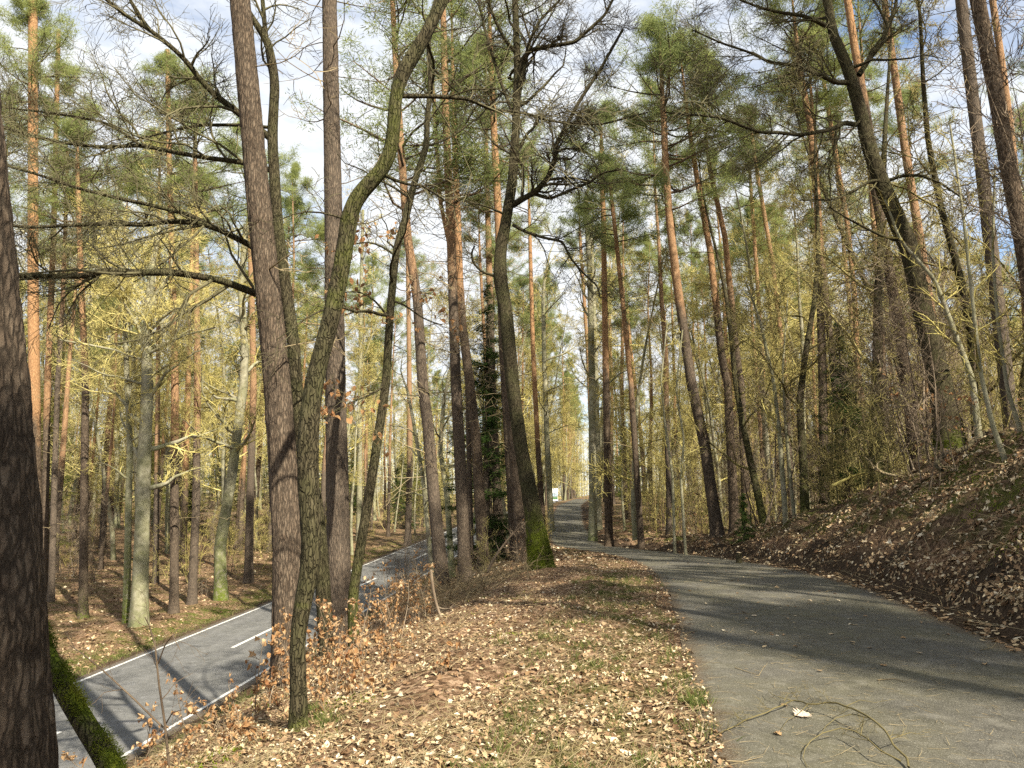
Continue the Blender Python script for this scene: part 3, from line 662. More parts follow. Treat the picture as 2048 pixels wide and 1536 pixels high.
broadleaf('oak_tree', 'oak with bright green moss at its foot, leaning left beside the path', 'oak tree', oakc, (0, 0), 19.5, 18, OAK_BARK, TWIG_DARK,
    [([(1026, 410), (1045, 398), (1070, 385), (1095, 358), (1110, 320), (1112, 290), (1125, 265), (1160, 200), (1200, 140), (1245, 60)], (14, 5), 19.5, 18),
     ([(1070, 388), (1100, 398), (1130, 385), (1180, 365), (1205, 345), (1240, 340)], (8, 3), 19.3, 18.5),
     ([(1110, 315), (1140, 320), (1165, 295)], (5, 2), 19, 18.7),
     ([(1026, 450), (1050, 463), (1085, 475), (1125, 483), (1140, 515), (1165, 545), (1195, 572), (1200, 595)], (7, 3), 19.5, 18.4),
     ([(1034, 180), (1045, 120), (1060, 100), (1100, 92), (1150, 85), (1210, 30), (1230, -10)], (13, 5), 19.5, 18.8),
     ([(1034, 210), (1060, 80), (1080, 40), (1120, 0)], (9, 5), 19.5, 19.5),
     ([(1037, 300), (1055, 265), (1070, 255), (1075, 240), (1100, 225)], (7, 3), 19.5, 19.2),
     ([(1035, 110), (1010, 80), (990, 40), (975, 0)], (8, 5), 19.5, 19), ([(1030, 240), (1000, 160), (970, 60), (955, -10)], (8, 5), 19.5, 20),
     ([(992, 552), (965, 545), (945, 525), (943, 500), (950, 492)], (6, 3), 19.5, 19), ([(1012, 430), (980, 415), (945, 405), (915, 395)], (5, 2), 19.5, 18.7),
     ([(1025, 310), (990, 290), (968, 262), (960, 240)], (5, 2), 19.5, 19)],
    7, .62, 3.2, 3, 32, .06, .08, lambda S, TH, V: np.clip(1.9 - S / 1.0, 0, 1) * (1.0 - .4 * (np.sin(TH) < -.3)), seed=13, dens=4, wpts=[40, 32, 28, 27, 27, 27, 24, 21, 20, 17, 15, 13], flare=.45)

# ------------------------------------------------------------------ trees beyond the road on the left
GL = 'tree trunks beyond the road'
pine('thick orange-topped pine beyond the road, nearest the dark edge trunk', [(75, 1210), (70, 880), (66, 560), (66, 200), (66, 0)], (26, 19), 31, 27, 0, (5, 10), GL, dead=26, deadlen=2, k=16)
pine('orange pine beyond the road, second from the dark edge trunk', [(88, 1180), (95, 768), (107, 480), (117, 60)], (16, 9), 35, 26, 3, (6, 10), GL, dead=26, deadlen=1.8)
pine('slim dark-brown pine beyond the road, third from the dark edge trunk', [(102, 1203), (115, 768), (125, 620), (130, 480), (135, 300)], (14, 7), 33, 20, 3, (9, 16), GL, dead=30)
pine('grey-brown pine beyond the road with a mossy foot, left of the forked beech', [(166, 1222), (171, 768), (162, 550), (155, 350)], (19, 10), 31, 21, 1, (8, 14), GL, dead=40, deadlen=1.8, moss=1.3)
broadleaf('beech_tree', 'pale grey-green beech forking into many limbs beyond the road', 'beech tree', [(278, 1240), (287, 968), (295, 768), (292, 700), (298, 600), (305, 520)], (30, 12), 29.4, 17, BEECH_BARK, TWIG_GREEN,
    [([(292, 705), (300, 660), (320, 640), (345, 620), (380, 610)], (8, 3), 29.4, 28), ([(291, 700), (275, 650), (250, 610), (232, 570), (205, 520)], (9, 3), 29.4, 29), ([(293, 710), (330, 690), (370, 670), (430, 655)], (7, 3), 29.4, 28),
     ([(296, 640), (310, 590), (335, 555), (350, 500), (380, 450)], (8, 3), 29.4, 30), ([(290, 720), (270, 715), (230, 700), (180, 690), (120, 680)], (6, 3), 29.4, 28.5), ([(297, 620), (260, 560), (240, 500), (200, 440)], (7, 3), 29.4, 30)],
    16, .3, 4.5, 3, 14, .3, 0, lambda S, TH, V: .4 * np.exp(-S / 1.5), seed=21, dens=7, group=GL, rmin=.005)
broadleaf('beech_tree', 'slim dark beech beyond the road, touching the forked beech', 'beech tree', [(252, 1215), (260, 893), (254, 768), (250, 650), (252, 520)], (14, 7), 30, 15, BEECH_BARK, TWIG_GREEN, (), 16, .3, 3.2, 3, 8, .4, 0, lambda S, TH, V: 1.2 * np.exp(-S / 2.5), seed=22, group=GL, rmin=.005)
pine('slender orange pine beyond the road, just right of the forked beech', [(311, 1158), (316, 768), (317, 580), (318, 380)], (13, 7), 40, 25, 3, (4, 8), GL, dead=26)
pine('straight brown pine beyond the road with an orange upper trunk', [(348, 1215), (350, 768), (345, 560), (338, 300), (335, 100)], (20, 10), 32, 25, 2, (5, 9), GL, dead=30, deadlen=1.8, k=14)
pine('pale pine beyond the road, between the two straight brown pines', [(367, 1120), (377, 768), (384, 500), (388, 360)], (13, 7), 48, 26, 1, (3, 8), GL, dead=24)
pine('straight brown pine beyond the road, left of the curved mossy beech', [(384, 1200), (392, 1018), (395, 768), (393, 560), (390, 300)], (19, 9), 34, 25, 4, (5, 10), GL, dead=30, deadlen=1.8, k=14)
broadleaf('beech_tree', 'curved beech with a dark mossy foot beyond the road', 'beech tree', [(441, 1190), (440, 1093), (465, 943), (487, 768), (490, 700), (482, 580), (492, 450)], (24, 11), 35, 18, BEECH_BARK, TWIG_GREEN, (), 20, .35, 4.2, 3, 12, .35, 0, lambda S, TH, V: 1.1 * np.exp(-S / 2.6), seed=23, dens=7, group=GL, rmin=.005)
pine('brown pine beyond the road, just left of the big leaning pine', [(497, 1163), (501, 968), (507, 768), (505, 650), (498, 400)], (19, 10), 40, 26, 0, (6, 11), GL, dead=26, k=12)
broadleaf('beech_tree', 'pale yellowish beech seen just right of the straight pine', 'beech tree', [(718, 1048), (720, 843), (722, 600), (726, 420)], (12, 6), 62, 22, BEECH_BARK, TWIG_GREEN, (), 18, .35, 4.2, 3, 8, .6, 0, None, seed=24, group=GL, rmin=.008)
pine('pale pink pine beyond the road, above its bend behind the leaning beech', [(815, 1040), (820, 930), (818, 700), (815, 500)], (15, 8), 60, 25, 1, (4, 10), GL, dead=22)
broadleaf('beech_tree', 'thin dark beech sapling tree at the road edge right of the leaning beech', 'beech tree', [(868, 1105), (845, 950), (828, 850), (815, 780)], (9, 5), 27, 9, BEECH_BARK, TWIG_GREEN, (), 12, .3, 2.4, 3, 8, .3, 0, None, seed=25, rmin=.004)
broadleaf('beech_tree', 'crooked dark beech between the two reddish pines', 'beech tree', [(905, 1085), (893, 980), (880, 900), (888, 800), (900, 740)], (13, 6), 29, 12, BEECH_BARK, TWIG_GREEN, (), 14, .3, 2.8, 3, 10, .3, 0, lambda S, TH, V: .6 * np.exp(-S / 2), seed=26, rmin=.004)

# ------------------------------------------------------------------ trees along the far path and on the right
broadleaf('beech_tree', 'pale beech on the left side of the far path, right of the mossy oak', 'beech tree', [(1103, 1017), (1095, 900), (1090, 768), (1086, 600)], (13, 8), 47, 20, BEECH_BARK, TWIG_GREEN, (), 16, .3, 4, 3, 10, .5, 0, None, seed=31, rmin=.007)
pine('pink-brown pine close behind the mossy oak by the far path', [(1088, 1020), (1076, 900), (1066, 700), (1060, 480)], (13, 8), 44, 24, 2, (3, 8), dead=18)
broadleaf('beech_tree', 'grey-green beech standing at the right edge of the far path', 'beech tree', [(1186, 1038), (1184, 768), (1180, 560), (1172, 400)], (16, 9), 41, 21, BEECH_BARK, TWIG_GREEN, (), 16, .35, 3.6, 3, 12, .4, 0, lambda S, TH, V: .9 * np.exp(-S / .7), seed=32, rmin=.006)
broadleaf('beech_tree', 'silvery beech leaning behind the grey-green one by the path', 'beech tree', [(1198, 1010), (1192, 768), (1186, 560), (1180, 450)], (13, 7), 47, 20, BEECH_BARK, TWIG_GREEN, (), 14, .35, 3.6, 3, 10, .5, 0, None, seed=33, rmin=.006)
pine('straight brown pine right of the two beeches by the far path', [(1218, 1053), (1212, 768), (1207, 450), (1203, 300)], (18, 10), 36, 22, 1, (6, 11), dead=26, deadlen=1.8, k=14)
pine('slim red-brown pine leaning left at the path bend', [(1283, 1063), (1262, 768), (1255, 700), (1232, 475), (1218, 350)], (15, 8), 33, 18, 3, (5, 9), dead=26, deadlen=1.6)
pine('slim grey pine over the far path, its trunk leaning left', [(1190, 1015), (1175, 700), (1160, 475)], (10, 7), 50, 22, 3, (5, 9), dead=20)
GR = 'pines on the slope right of the path'
pine('leaning brown pine with a full green crown right of the path bend', [(1435, 1018), (1410, 893), (1383, 768), (1355, 575), (1340, 450), (1332, 350), (1328, 250)], (27, 14), 28, 20.5, 4, (7, 10), GR, dead=16, deadlen=1.6, k=18, per=.2, furrow=.02, crown_scale=1.05)
pine('purplish pine immediately right of the leaning crowned pine', [(1470, 930), (1455, 768), (1445, 725), (1420, 500), (1397, 375), (1385, 300)], (22, 11), 30, 21, 1, (7, 11), GR, dead=20, k=14)
pine('dark brown pine, second right of the leaning crowned pine', [(1494, 900), (1482, 768), (1475, 725), (1450, 475), (1420, 340)], (20, 10), 32, 22, 0, (8, 12), GR, dead=20, k=14)
pine('slender orange pine behind the sapling thicket on the bank', [(1585, 900), (1572, 765), (1545, 525), (1515, 350), (1500, 250)], (13, 8), 40, 24, 3, (6, 10), GR, dead=24)
pine('slender pine left of the orange one behind the thicket', [(1535, 900), (1525, 725), (1512, 525), (1500, 350)], (12, 7), 42, 23, 2, (6, 10), GR, dead=24)
pine('grey-brown pine rising from the thicket, forked at mid height', [(1650, 930), (1645, 750), (1640, 550), (1635, 400), (1620, 250), (1600, 140)], (22, 13), 29, 23, 1, (9, 13), GR, dead=26, deadlen=2, k=14)
pine('dark pine crossing behind the forked grey-brown one', [(1690, 930), (1668, 750), (1652, 600), (1640, 470), (1630, 300)], (17, 11), 31, 22, 3, (9, 13), GR, dead=24, deadlen=2)
pine('slim pink-orange pine left of the big dark oak on the bank', [(1725, 880), (1710, 600), (1695, 450), (1670, 300), (1650, 180)], (14, 9), 34, 25, 0, (4, 9), GR, dead=24, deadlen=1.8)
pine('orange pine right beside the pink-orange one on the bank', [(1782, 880), (1765, 725), (1752, 500), (1740, 350)], (17, 11), 30, 25, 2, (4, 9), GR, dead=24, deadlen=1.8)
pine('dark brown pine crossing the big dark oak on the bank', [(1838, 880), (1815, 765), (1780, 550), (1750, 375), (1735, 240), (1710, 100), (1695, 0)], (27, 16), 22, 24, 1, (11, 15), GR, dead=20, deadlen=1.8, k=20, per=.2, furrow=.03)
oak9 = [(1906, 885), (1880, 765), (1840, 600), (1820, 500), (1770, 385), (1740, 300), (1715, 200), (1695, 135), (1665, 65), (1655, 0)]
broadleaf('oak_tree', 'big dark oak leaning left on top of the bank with a mossy foot', 'oak tree', oak9, (0, 0), 18, 17, OAK_BARK, TWIG_DARK,
    [([(1712, 250), (1690, 245), (1660, 260), (1600, 270), (1555, 265), (1520, 265), (1440, 235), (1390, 230), (1330, 225)], (11, 3), 18, 16),
     ([(1700, 165), (1670, 165), (1640, 150), (1590, 130), (1540, 125), (1500, 105), (1440, 85), (1385, 60)], (11, 3), 18, 16.5),
     ([(1718, 150), (1740, 115), (1765, 85), (1775, 55), (1790, 20), (1795, -20)], (12, 7), 18, 18), ([(1775, 50), (1760, 20), (1740, -10)], (7, 4), 18, 18),
     ([(1652, 52), (1630, 40), (1600, 30), (1560, 25), (1520, 15), (1480, 0)], (10, 4), 18, 17), ([(1768, 365), (1800, 352), (1840, 350), (1880, 365), (1930, 400)], (8, 3), 18, 17),
     ([(1770, 360), (1740, 362), (1700, 385), (1665, 400), (1600, 400)], (7, 3), 18, 17), ([(1790, 480), (1760, 470), (1700, 440), (1660, 415)], (7, 3), 18, 17), ([(1725, 235), (1690, 275), (1650, 280)], (5, 2), 18, 17)],
    8, .6, 3.4, 3, 28, .07, .08, lambda S, TH, V: np.clip(1.3 - S / .9, 0, 1), seed=17, dens=4, wpts=[50, 42, 36, 35, 33, 30, 26, 22, 19, 17], flare=.5)
pine('sunlit orange pine just right of the big dark oak', [(1905, 850), (1865, 650), (1835, 450), (1810, 300), (1790, 150), (1775, 50)], (24, 15), 24, 26, 0, (3, 7), GR, dead=20, deadlen=1.8, k=16)
pine('brown pine leaning left at the right edge, first after the sunlit orange pine', [(2030, 890), (2000, 650), (1965, 350), (1940, 150), (1925, 25)], (32, 24), 17, 24, 2, (9, 14), GR, dead=26, deadlen=1.6, k=24, per=.12, furrow=.04)
pine('thick grey-brown pine at the right edge, nearest to the bank', [(2105, 950), (2048, 500), (2015, 325), (1985, 150), (1955, 0)], (38, 30), 14, 23, 4, (11, 16), GR, dead=20, deadlen=1.4, k=32, per=.1, furrow=.05)
pine('slim orange pine at the top right corner', [(2075, 880), (2045, 500), (2020, 250), (2000, 100), (1985, 0)], (20, 14), 23, 25, 1, (3, 7), GR, dead=16, k=14)

# ------------------------------------------------------------------ stock of wood trees that are copied
def stock_pine(seed, H, crown, r0, dead):
    R.seed(seed)
    pts = [Vector((0, 0, -.4)), Vector((0, 0, 0))]
    x = y = 0
    for i in range(1, 9): x += R.gauss(0, .07); y += R.gauss(0, .07); pts.append(Vector((x, y, H * i / 8)))
    tm = trunk_mesh('wood_pine_trunk', pts, [r0, r0] + [r0 * (1 - .86 * i / 8) for i in range(1, 9)], 9, .7, 0, (4, 9), None, seed); tm.materials.append(PINE_BARK)
    cm, lm, Hc = CROWNS[crown]; zc = H - Hc * .95
    dm = dead_branches(pts[1:], 2.5, zc + 1, dead, 1.9, seed + 1); dm.materials.append(TWIG_DEAD)
    return [('trunk', tm, (0, 0, 0)), ('crown', cm, (pts[7].x, pts[7].y, zc)), ('crown_limbs', lm, (pts[7].x, pts[7].y, zc)), ('dead_branches', dm, (0, 0, 0))]
def stock_bare(seed, H, r0, nl, Lm, bark, tw, z0=.3):
    R.seed(seed); pts = [(0, 0, -.4), (0, 0, 0)]; d = (R.gauss(0, .06), R.gauss(0, .06), 1)
    q = grow((0, 0, 0), unit(d), H, 10, .06, .05); pts = [(0, 0, -.4)] + q
    rad = [r0] + taper(r0, r0 * .12, 10)
    tm = trunk_mesh('wood_bare_trunk', pts, rad, 9, .6, 0, None, lambda S, TH, V: .5 * np.exp(-S / 1.5), seed); tm.materials.append(bark)
    m = MB()
    for c in range(nl):
        t = z0 + (1 - z0) * (c + R.random()) / nl; f = t * 9; i = min(int(f), 8); g = f - i
        p = tuple(q[i][k] + (q[i + 1][k] - q[i][k]) * g for k in range(3)); a = R.uniform(0, 6.283); el = R.uniform(.1, .85)
        Ln = Lm * R.uniform(.5, 1.2) * (1.15 - .55 * t); b = grow(p, (math.cos(a) * math.cos(el), math.sin(a) * math.cos(el), math.sin(el)), Ln, 7, .2, .03)
        rr = max(r0 * (1 - t) * .42, .02); m.tube(b, taper(rr, .008, 7), 4, R.random()); sub(m, b, rr, .010, 8, Ln * .5, 3, .03, .25, .15, None, .85, .0075)
    tm2 = m.mesh('wood_twigs'); tm2.materials.append(tw)
    return [('trunk', tm, (0, 0, 0)), ('twigs', tm2, (0, 0, 0))]
def stock_spruce(seed, H, Rb, per, mat, tiers, z0=.4):
    R.seed(seed); m = MB(); C = []
    tm = trunk_mesh('wood_spruce_trunk', [(0, 0, -.3), (0, 0, 0), (0, 0, H * .5), (0, 0, H)], [.09 + H * .008] * 2 + [.05 + H * .004, .01], 8, .6, 0, None, None, seed); tm.materials.append(PINE_BARK)
    for i in range(tiers):
        t = i / (tiers - 1); z = z0 + (H - z0) * t ** .9; Lb = Rb * (1 - t) ** .8 + .12
        for j in range(7 if t < .7 else 5):
            a = R.uniform(0, 6.283); L_ = Lb * R.uniform(.65, 1.1)
            zj = z + R.uniform(-.5, .5) * (H - z0) / tiers * 1.3; q = grow((0, 0, max(zj, .1)), (math.cos(a), math.sin(a), R.uniform(-.15, .2) + .5 * t), L_, 6, .1, -.05); m.tube(q, taper(.012 + .006 * L_, .004, 6), 3, R.random())
            n = max(3, int(L_ / .16))
            for s_ in range(n):
                f = (.15 + .85 * s_ / n) * 5; ii_ = min(int(f), 4); g = f - ii_
                p = [q[ii_][k] + (q[ii_ + 1][k] - q[ii_][k]) * g for k in range(3)]
                wd = .30 * L_ * (1 - .6 * s_ / n)
                C.append((p[0] - math.sin(a) * R.uniform(-wd, wd), p[1] + math.cos(a) * R.uniform(-wd, wd), p[2] - R.uniform(0, .12)))
    V, Fa, var = needles(np.array(C), .16, per, .12, .024, .5, .25)
    cm = raw_mesh('spruce_needles', V, Fa, mat, False, {'var': ('POINT', 'FLOAT', var)})
    bm = m.mesh('spruce_branches'); bm.materials.append(TWIG_DARK)
    return [('trunk', tm, (0, 0, 0)), ('crown', cm, (0, 0, 0)), ('branches', bm, (0, 0, 0))]
def stock_sapling(seed, H, stems, tw, dens=9, leaves=0, spread=.35):
    R.seed(seed); m = MB(); tips = []
    for s_ in range(stems):
        a = R.uniform(0, 6.283); ln = R.uniform(.05, spread); h = H * R.uniform(.55, 1.05)
        q = grow((R.gauss(0, .08 * stems), R.gauss(0, .08 * stems), -.15), unit((math.cos(a) * ln, math.sin(a) * ln, 1)), h, 9, .09, .03)
        r0 = .006 + h * .0042; m.tube(q, taper(r0, .003, 9), 5, R.random()); sub(m, q, r0, .004, dens, h * .30, 3 if h > 1.6 else 2, .03, .15, .10, tips, .85, .0055 if h > 1.6 else .003)
    out_ = [('stems', None, (0, 0, 0))]
    sm = m.mesh('sapling_stems'); sm.materials.append(tw); out_ = [('stems', sm, (0, 0, 0))]
    if leaves:
        pts = [R.choice(t)  for t in R.choices(tips, k=leaves)]
        V, Fa, var = leaf_cloud(np.array(pts) + G.normal(size=(leaves, 3)) * .012, .060, hang=True, n=5, curl=1.3)
        out_.append(('brown_leaves', raw_mesh('sapling_leaves', V, Fa, DEADLEAF, True, {'var': ('POINT', 'FLOAT', var)}), (0, 0, 0)))
    return out_
S_PINE = [stock_pine(201, 25, 0, .21, 40), stock_pine(202, 23, 2, .19, 40), stock_pine(203, 27, 4, .24, 44), stock_pine(204, 22, 1, .17, 40)]
S_BARE = [stock_bare(211, 19, .17, 24, 4.2, BEECH_BARK, TWIG_GREEN, .22), stock_bare(212, 16, .13, 22, 3.6, BEECH_BARK, TWIG_GREEN, .15), stock_bare(213, 21, .20, 26, 4.6, BEECH_BARK, TWIG_GREEN, .3), stock_bare(214, 13, .10, 22, 3.2, BEECH_BARK, TWIG_GREEN, .12)]
S_POLE = [stock_bare(215, 17, .10, 9, 2.4, BEECH_BARK, TWIG_GREEN, .5), stock_bare(216, 15, .085, 8, 2.2, BEECH_BARK, TWIG_GREEN, .45)]
S_SPR = [stock_spruce(221, 11, 2.2, 34, SPRUCE, 26), stock_spruce(222, 7, 1.7, 34, SPRUCE, 20), stock_spruce(223, 14, 2.6, 30, YEL, 28), stock_spruce(224, 3.2, 1.0, 36, SPRUCE, 12, .15)]
S_SAP = [stock_sapling(231, 4.5, 3, TWIG_GREEN), stock_sapling(232, 3.2, 5, TWIG_GREEN, 8, 0, .5), stock_sapling(233, 6.5, 2, TWIG_GREEN, 12), stock_sapling(234, 2.2, 6, TWIG_BROWN, 7, 60, .6), stock_sapling(235, 5.0, 4, TWIG_BROWN, 10, 0, .4)]
S_DARK = [stock_sapling(241, 4.8, 3, TWIG_MOSSY, 10), stock_sapling(242, 6.0, 2, TWIG_BROWN, 12), stock_sapling(243, 3.0, 5, TWIG_MOSSY, 8, 0, .5), stock_sapling(244, 2.0, 6, TWIG_BROWN, 7, 90, .6)]
S_OAK = [stock_bare(251, 15, .13, 14, 3.6, OAK_BARK, TWIG_MOSSY, .12), stock_bare(252, 18, .17, 15, 4.0, OAK_BARK, TWIG_MOSSY, .2)]
def place(name, stock, p, label, cat, group, s=1.0, rz=None, tilt=0.0):
    o = empty(name, p, label, cat, group)
    o.rotation_euler = (R.gauss(0, tilt), R.gauss(0, tilt), R.uniform(0, 6.28) if rz is None else rz); o.scale = (s, s, s * R.uniform(.92, 1.08))
    for nm, me_, loc in stock:
        c = bpy.data.objects.new(nm, me_); COL.objects.link(c); c.parent = o; c.location = loc
        if nm.startswith('crown') and name == 'pine_tree': c.scale = (.82, .82, 1)
        if nm not in ('trunk',): c['kind'] = 'stuff'
    return o
R.seed(77)
# spruces that stand out in the photo
place('spruce_tree', S_SPR[0], gbase(972, 29), 'dark green spruce among the pines between road and path', 'spruce tree', None, .95)
place('spruce_tree', S_SPR[1], gbase(1700, 25), 'dark small spruce on the bank below the big dark oak', 'spruce tree', None, .9)
place('spruce_tree', S_SPR[3], gbase(1490, 24), 'tiny spruce at the near edge of the thicket on the bank', 'spruce tree', None, .42)

occupied = [(o.location.x, o.location.y) for o in bpy.data.objects if o.parent is None and o.type == 'EMPTY']
def free(x, y, r):
    return all((x - a) ** 2 + (y - b) ** 2 > r * r for a, b in occupied)
def scatter(n, xf, y0, y1, r, fn, ypow=1.0):
    c = 0; tries = 0
    while c < n and tries < n * 60:
        tries += 1
        y = y0 + (y1 - y0) * R.random() ** ypow; x = xf(y)
        if x is None: continue
        if abs(x - float(xr(y))) < ROAD_HALF + 1.6 or abs(x - float(xp(y))) < float(wp(y)) + .9: continue
        if y < 215 and abs(x / y - .0562) < .010 + 1.5 / y * 0: continue
        if not free(x, y, r): continue
        occupied.append((x, y)); fn(Vector((x, y, tz(x, y) - .03))); c += 1
fov = lambda y: .73 * y + 4
def xleft(y):
    a, b = -fov(y), float(xr(y)) - 4; return R.uniform(a, b) if a < b else None
def xright(y):
    a, b = float(xp(y)) + 2.0, fov(y); return R.uniform(a, b) if a < b else None
def xmid(y):
    a, b = float(xr(y)) + 3.5, float(xp(y)) - 1.8; return R.uniform(a, b) if a < b else None
LP = 'far pines in the wood beyond the road'; RP = 'far pines in the wood right of the path'
scatter(92, xleft, 44, 175, 2.3, lambda p: place('pine_tree', R.choice(S_PINE), p, 'pine standing far back in the wood left of the road', 'pine tree', LP, R.uniform(.85, 1.1), None, .015))
scatter(80, xright, 36, 170, 2.3, lambda p: place('pine_tree', R.choice(S_PINE), p, 'pine standing far back in the wood right of the path', 'pine tree', RP, R.uniform(.85, 1.1), None, .02))
scatter(30, xmid, 46, 190, 2.4, lambda p: place('pine_tree', R.choice(S_PINE), p, 'pine in the far strip of wood between road and path', 'pine tree', 'far pines between road and path', R.uniform(.8, 1.05), None, .015))
scatter(20, xleft, 41, 80, 1.5, lambda p: place('pine_tree', R.choice(S_PINE), p, 'slim straight pine in the middle of the wood left of the road', 'pine tree', 'tall slim pines beyond the road', R.uniform(.72, .9), None, .012))
scatter(20, xright, 38, 80, 1.5, lambda p: place('pine_tree', R.choice(S_PINE), p, 'slim straight pine in the middle of the wood right of the path', 'pine tree', 'tall slim pines right of the path', R.uniform(.72, .9), None, .015))
scatter(28, xleft, 42, 85, 1.6, lambda p: place('beech_tree', R.choice(S_BARE[:3]), p, 'tall bare beech in the middle of the wood left of the road', 'beech tree', 'tall beeches beyond the road', R.uniform(.95, 1.3), None, .04))
scatter(30, xright, 38, 85, 1.6, lambda p: place('beech_tree', R.choice(S_BARE[:3]), p, 'tall bare beech in the middle of the wood right of the path', 'beech tree', 'tall beeches right of the path', R.uniform(.95, 1.3), None, .04))
scatter(45, xleft, 46, 110, 1.0, lambda p: place('beech_tree', R.choice(S_POLE), p, 'thin pole-like beech far back in the wood left of the road', 'beech tree', 'far thin beeches beyond the road', R.uniform(.8, 1.15), None, .02))
scatter(28, xright, 40, 100, 1.0, lambda p: place('beech_tree', R.choice(S_POLE), p, 'thin pole-like beech far back in the wood right of the path', 'beech tree', 'far thin beeches right of the path', R.uniform(.8, 1.15), None, .03))
scatter(45, xleft, 60, 150, 2.0, lambda p: place('beech_tree', R.choice(S_BARE), p, 'bare beech far back in the wood left of the road', 'beech tree', 'far beeches beyond the road', R.uniform(.7, 1.1), None, .04))
scatter(60, xright, 30, 150, 1.8, lambda p: place('beech_tree', R.choice(S_BARE), p, 'bare beech far back in the wood right of the path', 'beech tree', 'far beeches right of the path', R.uniform(.6, 1.05), None, .05))
scatter(34, xmid, 42, 190, 2.0, lambda p: place('beech_tree', R.choice(S_BARE), p, 'bare beech in the far strip of wood between road and path', 'beech tree', 'far beeches between road and path', R.uniform(.7, 1.0), None, .03))
scatter(55, xleft, 48, 140, 2.4, lambda p: place('spruce_tree', R.choice([S_SPR[2], S_SPR[2], S_SPR[0], S_SPR[1]]), p, 'green conifer far back in the wood left of the road', 'spruce tree', 'far conifers beyond the road', R.uniform(.7, 1.15)))
scatter(18, xright, 45, 140, 3.0, lambda p: place('spruce_tree', R.choice([S_SPR[0], S_SPR[1], S_SPR[2]]), p, 'green conifer far back in the wood right of the path', 'spruce tree', 'far conifers right of the path', R.uniform(.6, 1.0)))
# slender bare oaks among the pines on the bank
for px, d, k, lab in ((1610, 24, 0, 'slender bare oak in the thicket left of the forked grey-brown pine'), (1755, 21, 1, 'slender bare oak left of the dark pine crossing the big oak'), (1960, 20, 0, 'slender bare oak just right of the big dark oak'), (2035, 24, 1, 'slender bare oak behind the pines at the right edge'), (1530, 27, 0, 'slender bare oak behind the dark sapling stems'), (1870, 28, 1, 'slender bare oak behind the big dark oak'), (2080, 17, 0, 'bare oak reaching in from the right photo edge')):
    place('oak_tree', S_OAK[k], gbase(px, d), lab, 'oak tree', 'slender oaks on the bank', R.uniform(.85, 1.1), None, .06); q = gbase(px, d); occupied.append((q.x, q.y))
# thicket of saplings right of the path
scatter(130, lambda y: R.uniform(float(xp(y)) + 3.4, float(xp(y)) + 3.4 + .42 * y), 15, 55, 0.9, lambda p: place('sapling', R.choice(S_DARK if p.y < 27 or R.random() < .25 else [S_SAP[0], S_SAP[1], S_SAP[2], S_SAP[4], S_SAP[3]]), p, 'thin bare sapling in the thicket on the slope right of the path', 'sapling', 'saplings of the right-hand thicket', R.uniform(.7, 1.25), None, .08))
scatter(110, xleft, 34, 100, 1.1, lambda p: place('sapling', R.choice(S_SAP), p, 'thin sapling in the wood left of the road', 'sapling', 'saplings beyond the road', R.uniform(.6, 1.2), None, .06))
scatter(46, lambda y: R.uniform(float(xp(y)) + 4.6, float(xp(y)) + 5 + .5 * y), 10.5, 30, .8, lambda p: place('sapling', R.choice(S_DARK), p, 'bare sapling on top of the near bank among the pines', 'sapling', 'saplings on the near bank', R.uniform(.6, 1.1), None, .1))
scatter(30, xmid, 22, 80, .9, lambda p: place('sapling', R.choice([S_SAP[1], S_SAP[3], S_SAP[4]]), p, 'low bare sapling on the strip between road and path', 'sapling', 'saplings between road and path', R.uniform(.35, .7), None, .1))
# pines that stand outside the picture and shade the path and the bank
shade = [(9.5, -2), (12.5, 3), (15.5, 9), (8.5, -12), (18, 1), (10.5, 7.2), (12, -18), (17, -10), (20, -7), (20, -14), (23, -4), (24, -10), (26, -1), (16, -3.5), (6, -20), (15.5, -21), (18.5, -12.5), (21.7, -10.5), (25, -6.5), (19, -3.2), (22, -17), (26, -13), (28, -4.5), (9, -16.5), (8.3, 1.5), (13.8, -4), (11.2, -5), (13, .2), (-1.7, -4.6), (.4, -9), (-4.4, -6.5), (-2.8, -11.5), (3, -13)]
for x, y in shade:
    place('pine_tree', R.choice(S_PINE), Vector((x, y, tz(x, y) - .05)), 'pine outside the picture shading the path and bank', 'pine tree', 'pines outside the picture', R.uniform(.9, 1.05))


